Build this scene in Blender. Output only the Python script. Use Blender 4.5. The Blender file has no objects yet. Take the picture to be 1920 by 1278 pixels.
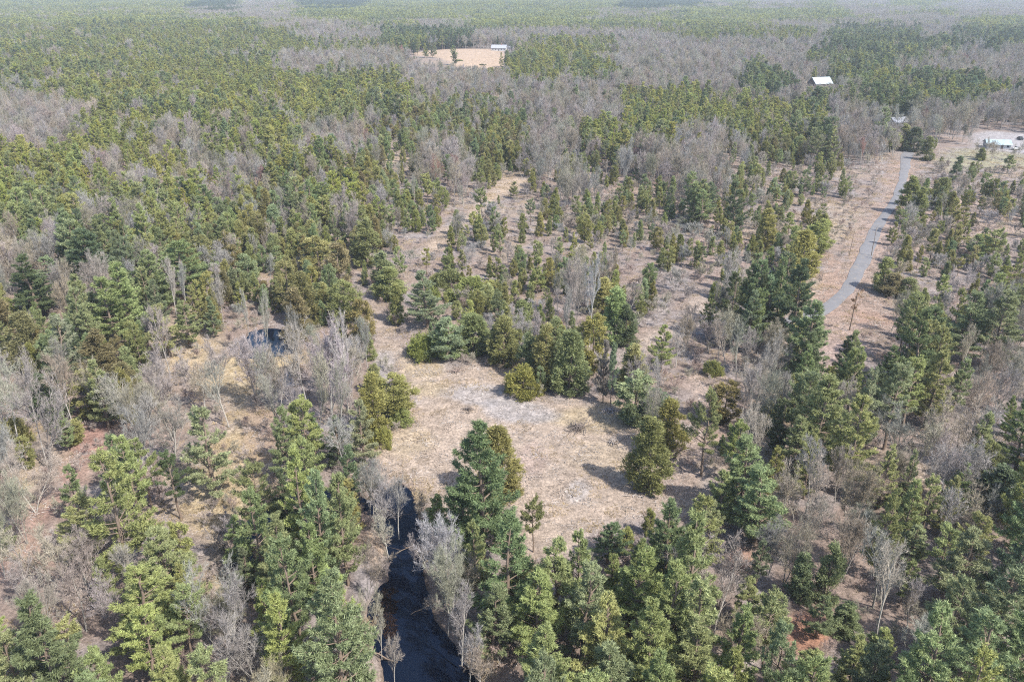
import bpy, math, random
import numpy as np
from mathutils import Vector
R = math.radians
# ------------------------------------------------------------------ camera, sky, sun, exposure
SC = bpy.context.scene
COL = SC.collection
H, TH, FPX = 80.0, R(24.3), 1500.0
cam_d = bpy.data.cameras.new('camera')
cam_d.sensor_width = 36; cam_d.lens = 36*FPX/1920
cam_d.clip_start = 1; cam_d.clip_end = 20000
cam = bpy.data.objects.new('camera', cam_d); COL.objects.link(cam)
cam.location = (0, 0, H); cam.rotation_euler = (R(90)-TH, 0, 0)
SC.camera = cam
SUN_EL = R(50); SD = Vector((-0.78, 0.62, 0)).normalized()      # horizontal way the shadows fall
w = bpy.data.worlds.new('World'); SC.world = w; w.use_nodes = True
nt = w.node_tree
sky = nt.nodes.new('ShaderNodeTexSky'); sky.sky_type = 'NISHITA'; sky.sun_disc = False
sky.sun_elevation = SUN_EL
sky.sun_rotation = math.atan2(-SD.x, -SD.y)
sky.air_density = 1.0; sky.dust_density = 1.5
nt.links.new(sky.outputs[0], nt.nodes['Background'].inputs[0])
nt.nodes['Background'].inputs[1].default_value = 0.15
sl = bpy.data.lights.new('sun', 'SUN'); sl.energy = 4.1; sl.angle = R(0.6); sl.color = (1.0, 0.95, 0.88)
so = bpy.data.objects.new('sun', sl); COL.objects.link(so)
dirv = Vector((SD.x*math.cos(SUN_EL), SD.y*math.cos(SUN_EL), -math.sin(SUN_EL)))
so.rotation_euler = dirv.to_track_quat('-Z', 'Y').to_euler(); so.location = (100, -60, 300)
SC.view_settings.view_transform = 'Standard'; SC.view_settings.look = 'None'
SC.view_settings.exposure = 1.14; SC.view_settings.gamma = 1
SC.cycles.use_denoising = False; SC.cycles.filter_width = 1.1; SC.cycles.max_bounces = 6; SC.cycles.diffuse_bounces = 3; SC.cycles.transmission_bounces = 3
SC.cycles.volume_bounces = 0; SC.cycles.transparent_max_bounces = 6

# ------------------------------------------------------------------ picture <-> world
CT, ST = math.cos(TH), math.sin(TH)
def proj(x, y, z):
    """world -> position in the 1920 x 1278 photograph (numpy friendly)"""
    dz = z-H
    zc = y*CT-dz*ST; yc = y*ST+dz*CT
    return 960+FPX*x/zc, 639-FPX*yc/zc, zc
def ray(u, v):
    a = (u-960)/FPX; b = (639-v)/FPX
    return a, CT+b*ST, -ST+b*CT
def ground(u, v, z=0.0):
    a, b, c = ray(u, v); t = (H-z)/(-c)
    return a*t, b*t
def gp(pts): return np.array([ground(u, v) for u, v in pts])
rng = np.random.default_rng(7)

# value noise
_NT = rng.random((256, 256))
def vnoise(x, y):
    x = np.asarray(x, float); y = np.asarray(y, float)
    xi = np.floor(x).astype(int); yi = np.floor(y).astype(int)
    fx = x-xi; fy = y-yi; fx = fx*fx*(3-2*fx); fy = fy*fy*(3-2*fy)
    g = lambda i, j: _NT[i % 256, j % 256]
    return (g(xi, yi)*(1-fx)+g(xi+1, yi)*fx)*(1-fy)+(g(xi, yi+1)*(1-fx)+g(xi+1, yi+1)*fx)*fy
def fbm(x, y, o=4):
    s = 0; a = .5; t = 0
    for k in range(o):
        s = s+a*vnoise(x*2**k+17.3*k, y*2**k+5.1*k); t += a; a *= .5
    return s/t

def inpoly(x, y, P):
    x = np.asarray(x); y = np.asarray(y); ins = np.zeros(x.shape, bool)
    n = len(P)
    for i in range(n):
        x0, y0 = P[i]; x1, y1 = P[(i+1) % n]
        c = ((y0 > y) != (y1 > y))
        with np.errstate(divide='ignore', invalid='ignore'):
            xx = (x1-x0)*(y-y0)/(y1-y0)+x0
        ins ^= c & (x < xx)
    return ins
def polydist(x, y, P):
    d = np.full(np.shape(x), 1e9)
    n = len(P)
    for i in range(n):
        x0, y0 = P[i]; x1, y1 = P[(i+1) % n]
        ex, ey = x1-x0, y1-y0; L = ex*ex+ey*ey+1e-9
        t = np.clip(((x-x0)*ex+(y-y0)*ey)/L, 0, 1)
        d = np.minimum(d, np.hypot(x-x0-t*ex, y-y0-t*ey))
    return d
def sdist(x, y, P):   # negative inside
    d = polydist(x, y, P)
    return np.where(inpoly(x, y, P), -d, d)

# ------------------------------------------------------------------ plan of the place (outlines read off the photo, laid on the ground)
STREAM = gp([(728, 905), (752, 902), (770, 915), (778, 940), (784, 968), (796, 1000), (786, 1030), (794, 1065), (800, 1110), (812, 1150), (835, 1180), (855, 1210), (880, 1240),
             (900, 1300), (930, 1420), (745, 1420), (728, 1300), (722, 1240), (708, 1200), (694, 1165), (696, 1125), (712, 1095), (730, 1075), (732, 1045), (722, 1010), (706, 975), (696, 948), (706, 922)])
BEND = gp([(700, 928), (620, 905), (530, 915), (470, 955), (436, 1010), (428, 1060), (436, 1095), (462, 1100), (468, 1060), (480, 1020), (520, 975), (580, 945), (640, 940), (705, 958)])
POND = gp([(452, 664), (455, 640), (468, 620), (500, 612), (535, 616), (556, 634), (554, 655), (520, 664), (480, 668)])
POOL = gp([(508, 712), (512, 694), (535, 686), (566, 684), (574, 700), (566, 722), (536, 728)])
RL = [(1696, 276), (1690, 283), (1686, 292), (1683, 340), (1668, 375), (1644, 405), (1622, 440), (1603, 480), (1583, 520), (1577, 540), (1555, 560), (1530, 576), (1500, 588), (1470, 592)]
RR = [(1718, 276), (1717, 283), (1714, 292), (1703, 340), (1691, 375), (1668, 410), (1652, 440), (1645, 472), (1628, 510), (1610, 542), (1594, 563), (1568, 580), (1537, 600), (1505, 615), (1472, 618)]
RR = RR[:6]+RR[6:8]+RR[8:]
ROAD = gp(RL+RR[::-1])
FIELD = gp([(770, 106), (800, 100), (860, 97), (925, 97), (948, 100), (950, 128), (930, 133), (880, 135), (850, 128), (825, 118), (790, 112)])
YARD = gp([(1822, 252), (1850, 246), (1945, 252), (1990, 262), (1990, 292), (1900, 288), (1850, 284), (1825, 275)])
LAWN = gp([(1760, 300), (1790, 280), (1830, 278), (1920, 290), (1990, 292), (1990, 312), (1900, 312), (1840, 316), (1780, 322)])
# open ground where no tree stands
CLEAR = gp([(690, 590), (700, 560), (716, 600), (745, 640), (790, 672), (850, 682), (925, 690), (950, 735), (1010, 745), (1075, 740), (1120, 758), (1150, 790), (1190, 800), (1200, 860), (1205, 925),
            (1260, 930), (1330, 925), (1330, 950), (1270, 965), (1190, 985), (1120, 1010), (1085, 1035), (1000, 1045), (940, 1045), (925, 1000), (830, 960), (800, 940), (770, 900), (700, 880), (700, 845), (760, 800), (790, 770), (775, 735), (745, 700), (715, 660)])
TRACK = gp([(780, 480), (830, 430), (880, 400), (910, 365), (945, 335), (1000, 335), (985, 352), (935, 372), (900, 410), (850, 445), (800, 490)])
TRACK2 = gp([(1130, 720), (1165, 660), (1225, 620), (1290, 580), (1300, 540), (1330, 540), (1350, 570), (1320, 610), (1240, 650), (1190, 680), (1160, 740)])
TRACK3 = gp([(1290, 800), (1250, 870), (1230, 925), (1290, 925), (1330, 850), (1360, 790), (1360, 700), (1300, 690), (1290, 740)])
GRASSY = gp([(330, 700), (300, 670), (330, 640), (380, 625), (405, 640), (420, 672), (500, 678), (560, 662), (590, 668), (560, 690), (500, 700), (470, 760), (470, 830), (520, 870), (540, 900), (470, 945), (420, 1000), (430, 1100), (400, 1100), (385, 1000), (330, 960), (330, 900), (360, 860), (440, 790), (440, 740), (380, 715)])
BRN1 = gp([(150, 780), (195, 775), (200, 830), (170, 880), (130, 960), (60, 1010), (20, 1070), (0, 1060), (30, 990), (80, 930), (110, 880), (150, 840)])
SHOULDER = gp([(1500, 640), (1530, 560), (1575, 500), (1600, 430), (1650, 370), (1665, 300), (1735, 296), (1720, 350), (1700, 400), (1670, 440), (1660, 500), (1640, 545), (1680, 590), (1700, 600), (1680, 618), (1600, 625), (1560, 680), (1520, 700)])

def hgt(x, y):
    """lie of the land"""
    x = np.asarray(x, float); y = np.asarray(y, float)
    far = np.clip((y-450)/900, 0, 1)
    z = (fbm(x/60+3, y/60+9, 3)-.5)*1.2 + far*(fbm(x/420+1, y/420+4, 3)-.5)*16
    z = z-np.clip((y-1000)/3000, 0, 1)*4
    # the knoll with the hay field
    cx, cy = ground(870, 112)
    z = z+7*np.exp(-(((x-cx)/110)**2+((y-cy)/150)**2))
    return z
def carve(x, y, z):
    z = np.array(z, float)
    near = (y < 330)
    if near.any():
        xn, yn = x[near], y[near]; zn = z[near]
        for P, dep, wd in ((STREAM, 2.6, 2.0), (BEND, 2.4, 1.8), (POND, 1.8, 1.4), (POOL, 1.4, -.6)):
            d = sdist(xn, yn, P)+(fbm(xn/2.0, yn/2.0, 2)-.5)*1.2
            zn = np.minimum(zn, np.where(d < wd, zn*0+(-dep+dep*np.clip((d+2.0)/(wd+2.0), 0, 1)**1.0), 99))
        z[near] = zn
    return z
def hg(x, y):
    return float(hgt(np.array([x]), np.array([y]))[0])

# ------------------------------------------------------------------ materials
def newmat(name):
    m = bpy.data.materials.new(name); m.use_nodes = True
    nt = m.node_tree; b = nt.nodes['Principled BSDF']; b.inputs['Specular IOR Level'].default_value = 0.2
    return m, nt, b
def N(nt, t, **kw):
    n = nt.nodes.new(t)
    for k, v in kw.items(): setattr(n, k, v)
    return n
def mixc(nt, a, b, fac, mode='MIX'):
    n = N(nt, 'ShaderNodeMix', data_type='RGBA', blend_type=mode)
    for s, v in ((6, a), (7, b), (0, fac)):
        if isinstance(v, (tuple, float, int)): n.inputs[s].default_value = v if not isinstance(v, tuple) else (*v, 1)
        else: nt.links.new(v, n.inputs[s])
    return n.outputs[2]
def leafmat(name, rough=.65, transl=.25, var=.5):
    m, nt, b = newmat(name)
    at = N(nt, 'ShaderNodeAttribute', attribute_name='tint', attribute_type='INSTANCER')
    ca = N(nt, 'ShaderNodeAttribute', attribute_name='shade', attribute_type='GEOMETRY')
    mr = N(nt, 'ShaderNodeMapRange'); mr.inputs[3].default_value = 1-var; mr.inputs[4].default_value = 1+var
    nt.links.new(ca.outputs['Fac'], mr.inputs[0])
    vm = N(nt, 'ShaderNodeVectorMath', operation='SCALE')
    nt.links.new(at.outputs['Vector'], vm.inputs[0]); nt.links.new(mr.outputs[0], vm.inputs['Scale'])
    nt.links.new(vm.outputs[0], b.inputs['Base Color']); b.inputs['Roughness'].default_value = rough
    if transl:
        tr = N(nt, 'ShaderNodeBsdfTranslucent'); nt.links.new(vm.outputs[0], tr.inputs[0])
        mx = N(nt, 'ShaderNodeMixShader'); mx.inputs[0].default_value = transl
        nt.links.new(b.outputs[0], mx.inputs[1]); nt.links.new(tr.outputs[0], mx.inputs[2])
        nt.links.new(mx.outputs[0], nt.nodes['Material Output'].inputs[0])
    return m
M_NEEDLE = leafmat('needles', .6, .32, .45)
M_TWIG = leafmat('twigs', .8, 0, .35)
def simple(name, col, rough=.8, scale=3.0, var=.35, coord='Object', metal=0, bump=0):
    m, nt, b = newmat(name)
    tc = N(nt, 'ShaderNodeTexCoord'); no = N(nt, 'ShaderNodeTexNoise'); no.inputs['Scale'].default_value = scale; no.inputs['Detail'].default_value = 6
    nt.links.new(tc.outputs[coord], no.inputs['Vector'])
    lo = tuple(c*(1-var) for c in col); hi = tuple(min(1, c*(1+var)) for c in col)
    nt.links.new(mixc(nt, lo, hi, no.outputs['Fac']), b.inputs['Base Color'])
    b.inputs['Roughness'].default_value = rough; b.inputs['Metallic'].default_value = metal
    if bump:
        bp = N(nt, 'ShaderNodeBump'); bp.inputs['Strength'].default_value = bump; nt.links.new(no.outputs['Fac'], bp.inputs['Height']); nt.links.new(bp.outputs[0], b.inputs['Normal'])
    return m
M_BARK = simple('pine_bark', (.17, .13, .10), .9, 6, .5)
M_BARKG = simple('grey_bark', (.30, .28, .25), .9, 6, .35)
M_BARKW = simple('pale_bark', (.42, .40, .36), .8, 8, .3)

# ------------------------------------------------------------------ mesh helpers
def mesh_np(name, V, F, mats, mi=None, shade=None):
    me = bpy.data.meshes.new(name)
    V = np.asarray(V, np.float32); F = np.asarray(F, np.int32); k = F.shape[1]
    me.vertices.add(len(V)); me.vertices.foreach_set('co', V.ravel())
    me.loops.add(F.size); me.loops.foreach_set('vertex_index', F.ravel())
    me.polygons.add(len(F)); me.polygons.foreach_set('loop_start', np.arange(0, F.size, k, dtype=np.int32))
    if mi is not None: me.polygons.foreach_set('material_index', np.asarray(mi, np.int32))
    if shade is not None:
        a = me.attributes.new('shade', 'FLOAT', 'POINT'); a.data.foreach_set('value', np.asarray(shade, np.float32))
    for m in mats: me.materials.append(m)
    me.update(calc_edges=True); me.validate()
    return me
class Geo:
    def __init__(s): s.V = []; s.F = []; s.S = []; s.n = 0
    def add(s, V, F, S=None):
        V = np.asarray(V, float); F = np.asarray(F, int)
        s.V.append(V); s.F.append(F+s.n); s.S.append(np.full(len(V), .5) if S is None else np.asarray(S, float)); s.n += len(V)
    def arr(s): return np.concatenate(s.V), np.concatenate(s.F), np.concatenate(s.S)
    def tube(s, P, r, k=5, shade=.5):
        P = np.asarray(P, float); n = len(P)
        r = np.broadcast_to(np.asarray(r, float), (n,))
        T = np.gradient(P, axis=0); T /= np.linalg.norm(T, axis=1)[:, None]+1e-9
        ref = np.array([1., .1, 0]) if abs(T[0][2]) > .6 else np.array([0, 0, 1.])
        A = np.cross(T, ref); A /= np.linalg.norm(A, axis=1)[:, None]+1e-9; B = np.cross(T, A)
        a = np.arange(k)*2*np.pi/k
        V = P[:, None, :]+r[:, None, None]*(np.cos(a)[None, :, None]*A[:, None, :]+np.sin(a)[None, :, None]*B[:, None, :])
        V = V.reshape(-1, 3); F = []
        for i in range(n-1):
            for j in range(k):
                p, q = i*k+j, i*k+(j+1) % k
                F += [(p, q, q+k), (p, q+k, p+k)]
        s.add(V, F, np.full(len(V), shade))
    def blades(s, C, D, L, W, S):
        """narrow triangles from centres C along D"""
        n = len(C); D = D/(np.linalg.norm(D, axis=1)[:, None]+1e-9)
        rv = s.r.normal(size=(n, 3)); A = np.cross(D, rv); A /= np.linalg.norm(A, axis=1)[:, None]+1e-9
        V = np.empty((n, 3, 3)); V[:, 0] = C-A*W[:, None]/2; V[:, 1] = C+A*W[:, None]/2; V[:, 2] = C+D*L[:, None]
        s.add(V.reshape(-1, 3), np.arange(3*n).reshape(-1, 3), np.repeat(S, 3))
def tufts(g, C, out, k, L, W, r, up=.5):
    """k blades at every tuft centre, pointing out and up"""
    n = len(C)
    D = r.normal(size=(n*k, 3))*.75+np.repeat(out, k, 0)*.9+np.array([0, 0, up])
    Cc = np.repeat(C, k, 0)+r.normal(size=(n*k, 3))*.06
    sh = np.repeat(r.random(n), k)*.7+r.random(n*k)*.3
    g.blades(Cc, D, L*r.uniform(.7, 1.2, n*k), W*r.uniform(.7, 1.3, n*k), sh)

def make_pine(seed, h=16., rad=3.9, cs=.22, step=.62, dens=1., thin=0.0, pow_=.75, lowpoly=False):
    r = np.random.default_rng(seed); t = Geo(); g = Geo(); g.r = r
    n = 9; zz = np.linspace(-.4, h*.985, n); bend = np.cumsum(r.normal(size=(n, 2))*.10, 0)
    TP = np.column_stack([bend, zz]); rr = np.interp(zz, [0, h], [.27*h/16, .03])
    t.tube(TP, rr, 6 if not lowpoly else 4, .5)
    tp = lambda z: np.array([np.interp(z, zz, bend[:, 0]), np.interp(z, zz, bend[:, 1]), z])
    z = h*cs*r.uniform(.8, 1.15)
    lobe = r.uniform(.72, 1.15, 8)
    while z < h*.97:
        tt = (z-h*cs)/(h*(1-cs)); tt = min(max(tt, 0), 1)
        pr = (1-tt)**pow_*min(1, .55+tt*2.2)
        for b in range(r.integers(3, 6)):
            if r.random() < thin: continue
            az = r.uniform(0, 2*np.pi)
            L = rad*pr*r.uniform(.55, 1.12)*lobe[int(az/(2*np.pi)*8) % 8]+.35
            if r.random() < .08: L *= 1.25
            o = np.array([np.cos(az), np.sin(az), 0]); side = np.array([-o[1], o[0], 0])
            up = .05+.75*tt+r.normal()*.08
            s_ = np.linspace(0, 1, 6)
            P = tp(z)+np.outer(s_*L, o)+np.outer((up*s_+.18*s_**2.5)*L, [0, 0, 1])
            if not lowpoly or L > 1.5: t.tube(P[::(1 if not lowpoly else 5)], np.linspace(.05+.012*L, .012, 6)[::(1 if not lowpoly else 5)], 3, .4)
            m = max(3, int((7+11*L)*dens*(1 if lowpoly else 1.55))); q = r.uniform(.30, 1.0, m)**.8
            C = np.column_stack([np.interp(q, s_, P[:, i]) for i in range(3)])
            wd = np.minimum(.30*L*(1.15-q)+.12, 1.1)
            lat = r.uniform(-1, 1, m)
            C += side*(lat*wd)[:, None]+np.array([0, 0, 1])*(r.normal(size=m)*.13+np.abs(lat)*.08)[:, None]
            out = o[None]*.7+side[None]*lat[:, None]*.7
            if lowpoly: tufts(g, C, out, 3, .95, .42, r)
            else: tufts(g, C, out, 8, .34, .085, r)
        z += step*r.uniform(.7, 1.35)
    tufts(g, np.repeat(tp(h*.97)[None], 14, 0)+r.normal(size=(14, 3))*.15, np.zeros((14, 3)), 5, .5, .14, r, 1.)
    return t, g

def make_cedar(seed, h=10., rad=1.9, shape='cone', n_cl=75, per=36, base=.04, lowpoly=False):
    r = np.random.default_rng(seed); t = Geo(); g = Geo(); g.r = r
    t.tube([(0, 0, -.3), (r.normal()*.1, r.normal()*.1, h*.5), (r.normal()*.15, r.normal()*.15, h*.92)], [.16*h/10, .09*h/10, .02], 5)
    per = int(per*1.7)
    for c in range(n_cl):
        tt = r.random()**1.15
        if shape == 'cone': pr = (1-tt)**.62*min(1, (tt+.10)*4.5)
        elif shape == 'oval': pr = math.sqrt(max(0, 1-(2*tt-1)**2))*.9+.1
        else: pr = math.sqrt(max(0, 1-tt**2))
        az = r.uniform(0, 2*np.pi); rd = rad*pr*r.uniform(.45, 1.08)
        z = h*(base+(1-base)*tt*.97)
        c0 = np.array([np.cos(az)*rd, np.sin(az)*rd, z]); o = np.array([np.cos(az), np.sin(az), .15])
        cr = r.uniform(.32, .62)*(.6+.4*pr)*(rad/1.9)**.6
        if r.random() < .25:
            t.tube([(0, 0, max(0, z-rd*.5)), c0], [.035, .01], 3)
        C = r.normal(size=(per, 3))*.52*cr*np.array([1, 1, 1.25])+c0
        tufts(g, C, np.repeat(o[None], per, 0), 5, .27, .085, r, .7)
    return t, g

def make_bare(seed, h=14., stems=1, spread=.55, twig=1., fine=True):
    r = np.random.default_rng(seed); t = Geo(); g = Geo(); g.r = r
    TW = []
    def limb(p, d, L, rad, lev):
        n = 5; P = [p]; dd = d.copy()
        for i in range(n-1):
            dd = dd+r.normal(size=3)*.13+np.array([0, 0, .06]); dd /= np.linalg.norm(dd); P.append(P[-1]+dd*L/(n-1))
        P = np.array(P); (t if lev == 0 else g).tube(P, np.maximum(np.linspace(rad, rad*.35, n), .014), 5 if lev == 0 else 3, .5 if lev else .6)
        if lev < 3:
            kn = [int(h*.9), 6, 5][lev]
            for k in range(kn):
                s = r.uniform(.28 if lev == 0 else .2, 1.0); q = s*(n-1); i = min(int(q), n-2); pp = P[i]+(P[i+1]-P[i])*(q-i)
                T = P[i+1]-P[i]; T /= np.linalg.norm(T); side = np.cross(T, r.normal(size=3)); side /= np.linalg.norm(side)
                a = spread*r.uniform(.8, 1.6); nd = T*math.cos(a)+side*math.sin(a)+np.array([0, 0, .22 if lev == 0 else .1]); nd /= np.linalg.norm(nd)
                limb(pp, nd, L*[.48, .55, .5][lev]*(1.15-s*.55)*r.uniform(.7, 1.2), rad*[.48, .56, .6][lev]*(1.1-s*.35), lev+1)
        if lev >= 1:
            m = int((4 if lev == 1 else 5 if lev == 2 else 6)*twig)
            q = r.uniform(.15, 1, m)*(n-1); i = np.minimum(q.astype(int), n-2); C = P[i]+(P[i+1]-P[i])*(q-i)[:, None]
            T = P[-1]-P[0]; T = T/np.linalg.norm(T)
            TW.append((C, T[None]+r.normal(size=(m, 3))*.65+np.array([0, 0, .25])))
    for s in range(stems):
        a = r.uniform(0, 2*np.pi); ln = r.uniform(.02, .10) if stems == 1 else r.uniform(.12, .3)
        d = np.array([math.cos(a)*ln, math.sin(a)*ln, 1.]); d /= np.linalg.norm(d)
        limb(np.array([0, 0, -.3]), d, h*r.uniform(.86, .98), .0135*h/(stems**.4), 0)
    C = np.concatenate([a for a, _ in TW]); D = np.concatenate([b for _, b in TW]); m = len(C)
    g.blades(C, D, r.uniform(.5, 1.15, m)*(h/14)**.5, np.full(m, .042), r.random(m))
    return t, g

PROT = {}     # kind -> list of (trunk mesh, crown mesh, joined object for masses)
PCOL = {}; RE = {}   # RE: real crown radius of each kind
def register(kind, pairs, tm, cm):
    RE[kind] = 0; PROT[kind] = []; PCOL[kind] = bpy.data.collections.new('mass_'+kind)
    for i, (t, g) in enumerate(pairs):
        tv, tf, ts = t.arr(); gv, gf, gs = g.arr()
        a = mesh_np(kind+'_trunk', tv, tf, [tm], shade=ts); b = mesh_np(kind+'_crown', gv, gf, [cm], shade=gs)
        j = mesh_np(kind+'_whole', np.concatenate([tv, gv]), np.concatenate([tf, gf+len(tv)]), [tm, cm],
                    mi=[0]*len(tf)+[1]*len(gf), shade=np.concatenate([ts, gs]))
        o = bpy.data.objects.new(kind+'_mass_%02d' % i, j); PCOL[kind].objects.link(o)
        PROT[kind].append((a, b)); RE[kind] += float(np.percentile(np.hypot(gv[:, 0], gv[:, 1]), 96))/len(pairs)
SZ = {'white_pine': (16., 3.9), 'young_pine': (9., 2.0), 'cedar_tree': (10., 1.9), 'bare_tree': (14., 4.2), 'sapling': (6., 1.6), 'juniper_shrub': (2.6, 2.3), 'dead_pine': (14., 2.2)}
register('white_pine', [make_pine(11, cs=.15, pow_=.9, step=.75), make_pine(12, cs=.28, rad=3.6, pow_=.75, step=.7), make_pine(13, cs=.2, pow_=1.05, step=.7), make_pine(14, cs=.3, rad=4.2, thin=.2, pow_=.7, step=.85),
                        make_pine(15, cs=.12, rad=3.8, pow_=1.0, step=.8), make_pine(16, cs=.35, pow_=.6, rad=3.7, step=.75), make_pine(17, cs=.18, thin=.15, pow_=.9, step=.8), make_pine(18, cs=.4, thin=.25, pow_=.65, rad=3.4, step=.9), make_pine(19, cs=.1, pow_=1.15, rad=4.0, step=.7), make_pine(20, cs=.25, thin=.1, rad=3.3, step=.8)], M_BARK, M_NEEDLE)
register('young_pine', [make_pine(21, 9, 2.0, .3, .5, .75, .25, .6), make_pine(22, 9, 1.7, .42, .5, .7, .3, .6), make_pine(23, 9, 2.1, .15, .45, .8, .15), make_pine(24, 9, 1.6, .5, .5, .7, .2, .4)], M_BARK, M_NEEDLE)
register('cedar_tree', [make_cedar(31), make_cedar(32, rad=1.7, n_cl=60), make_cedar(33, shape='oval', base=.12), make_cedar(34, rad=2.1, n_cl=85), make_cedar(35, rad=1.5, n_cl=55, shape='oval', base=.05), make_cedar(36, n_cl=48)], M_BARK, M_NEEDLE)
register('bare_tree', [make_bare(41), make_bare(42, stems=2), make_bare(43, spread=.7), make_bare(44, stems=3, spread=.45), make_bare(45, spread=.4), make_bare(46, stems=2, spread=.65)], M_BARKG, M_TWIG)
register('sapling', [make_bare(51, 6, 4, .5, .5), make_bare(52, 6, 3, .6, .5), make_bare(53, 6, 5, .5, .5)], M_BARKG, M_TWIG)
register('juniper_shrub', [make_cedar(61, 2.6, 2.3, 'dome', 46, 34, .1), make_cedar(62, 3.2, 2.0, 'dome', 46, 34, .1), make_cedar(63, 2.2, 2.6, 'dome', 46, 34, .1)], M_BARK, M_NEEDLE)

# ------------------------------------------------------------------ woodland map: what grows where the crowns are seen
ROWS = ["P9 D2 b3 D3 P12 D4 b1 P1 b3 P1 b3 P2 b4", "p9 b5 P14 m4 P8 b8", "P12 b4 p3 b3 P13 m2 b3 m4 b1 P3", "P14 b4 G4 b2 m2 b3 m3 P6 b1 G4 b2 G3",
 "P15 p3 G4 b2 P5 b6 m3 b1 G6 m1 G2", "P10 p3 b3 b3 .4 P5 m3 b7 G5 p2 b3", "P13 b3 m2 b5 P6 b6 p1 b2 b1 G3 m2 b4", "P14 p2 P3 b5 P5 m2 b4 G2 b1 m1 G5 p2 b2",
 "p3 P16 m5 m5 b2 m4 G2 b3 G6 p2", "b2 m1 P16 o4 m3 m3 P4 p3 b2 P3 G5 m2", "b4 P15 O6 b3 m1 P8 G2 m2 G2 b1 m4", "b4 P6 b1 P6 o3 O5 m4 P8 p2 b3 b2 b4",
 "b3 P4 m3 P4 b3 o4 O4 b2 P5 b2 p1 O3 G1 b3 b1 t1 .4", "P5 p4 b3 P4 o4 b2 o3 b1 o3 b4 o3 s4 .1 .1 s1 t5", "P6 p6 o3 O6 b1 t2 s2 b2 s1 O3 b2 s6 .2 s6",
 "P3 p7 o4 P3 O3 s1 .1 s3 O1 s6 G1 s5 s2 .2 s6", "P3 b2 p5 O4 p3 O2 .1 t1 o4 O1 s8 O1 s4 .2 s7", "b3 G3 P2 O8 o1 .1 s1 s2 o5 s4 o2 s3 O3 .3 s7",
 "b2 G4 p3 O3 o5 .1 s2 y3 o3 o2 o2 s1 t3 O2 .2 t1 s9", "O2 b3 G3 p2 s1 O4 s1 o2 s1 O3 y1 o3 b2 o3 t2 s1 .2 G2 .3 s7",
 "O3 G1 b1 G3 p2 b1 b1 O2 .1 O1 .2 s2 y1 O3 o3 o2 s1 t3 b1 G3 .3 t2 o4 G2", "O3 G1 O3 p2 t1 b1 b3 b2 O1 .2 O4 o1 O3 o1 .2 t1 b4 G3 .2 t2 G4 b2",
 "b2 O1 G1 O3 t3 .3 b4 .2 O1 y2 O4 O2 .1 O1 b1 .2 b4 t2 G1 o2 G3 b3", "b3 O3 t3 b4 b4 O1 .4 O2 y2 O2 .1 b1 O1 b1 .2 b3 G4 b1 G3 b3",
 "b3 O2 b4 b1 t2 b4 O1 y1 .9 .1 O2 b1 t1 o3 G1 G4 b1 G3 b4", "b3 .1 b1 b3 G2 t2 b3 b1 O1 t1 .11 O2 t1 o3 G5 b5 p1 b2", "o3 .1 b4 G2 t3 P3 b1 .12 O2 t1 G5 b1 b6 o1 p3",
 "b2 .2 P3 b1 G2 t3 P4 b1 .3 .9 t1 b1 P4 P2 b2 b6 p2", "b2 .1 P4 t1 G1 t3 P5 b1 .12 t1 p2 P3 b5 p7", "b2 .1 P4 t1 t2 t1 P6 .14 t1 p2 P2 b4 p4 P4",
 "p1 t2 P4 t1 x3 P6 .2 b1 t1 .4 .6 t2 P3 P1 b5 p1 p1 P4", "t1 b3 P2 t1 x3 P7 .1 b2 t2 P1 t3 .2 P2 x4 x2 b4 P8", "b4 p2 P4 t1 P6 .2 b2 P2 P5 p6 x4 b3 P7",
 "t3 b1 t1 P4 x3 P5 .2 b2 t1 P7 P5 x5 b3 P6", "P4 t1 P4 b3 P5 .3 b1 p1 P8 P4 x6 b3 P5", "P5 P4 b4 P4 .3 b2 P8 P4 x5 b4 P5", "P6 t1 P3 b3 P5 .3 b3 P8 P4 x5 x2 P5",
 "P6 p4 b3 P5 .4 b3 P8 P4 x6 P5"]
def rle(s):
    o = ''
    for tkn in s.split(): o += tkn[0]*int(tkn[1:])
    assert len(o) == 48, (s, len(o))
    return o
GRID = [rle(s) for s in ROWS]
for _r in range(13, 26):      # cut-over land: thinner, lower growth from the middle rightwards
    GRID[_r] = ''.join(('c' if (ch in 'Oo' and (_c >= 18 or _r > 17 and _c >= 16)) else ch) for _c, ch in enumerate(GRID[_r]))
NEARB = {'b': .62, 'p': .8}
def mapchar(u, v):
    c = int(min(47, max(0, u//40)))
    r_ = int(v//20) if v < 240 else 12+int((v-240)//40)
    return GRID[min(len(GRID)-1, max(0, r_))][c]

# tones (real leaf and bark colours)
TN = {'yg': (.290, .315, .130), 'g': (.238, .276, .130), 'dg': (.125, .156, .080), 'bg': (.185, .230, .118), 'ol': (.262, .262, .100), 'ob': (.215, .190, .088), 'yy': (.275, .290, .095), 'pale': (.25, .28, .175),
      'gr': (.272, .252, .217), 'pk': (.250, .222, .188), 'wh': (.315, .295, .265), 'rd': (.24, .15, .13), 'gb': (.23, .22, .17), 'or': (.20, .12, .05), 'fy': (.32, .335, .105)}
TREES = []   # dicts: kind,x,y,h,w(width scale),tone,rot
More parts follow.
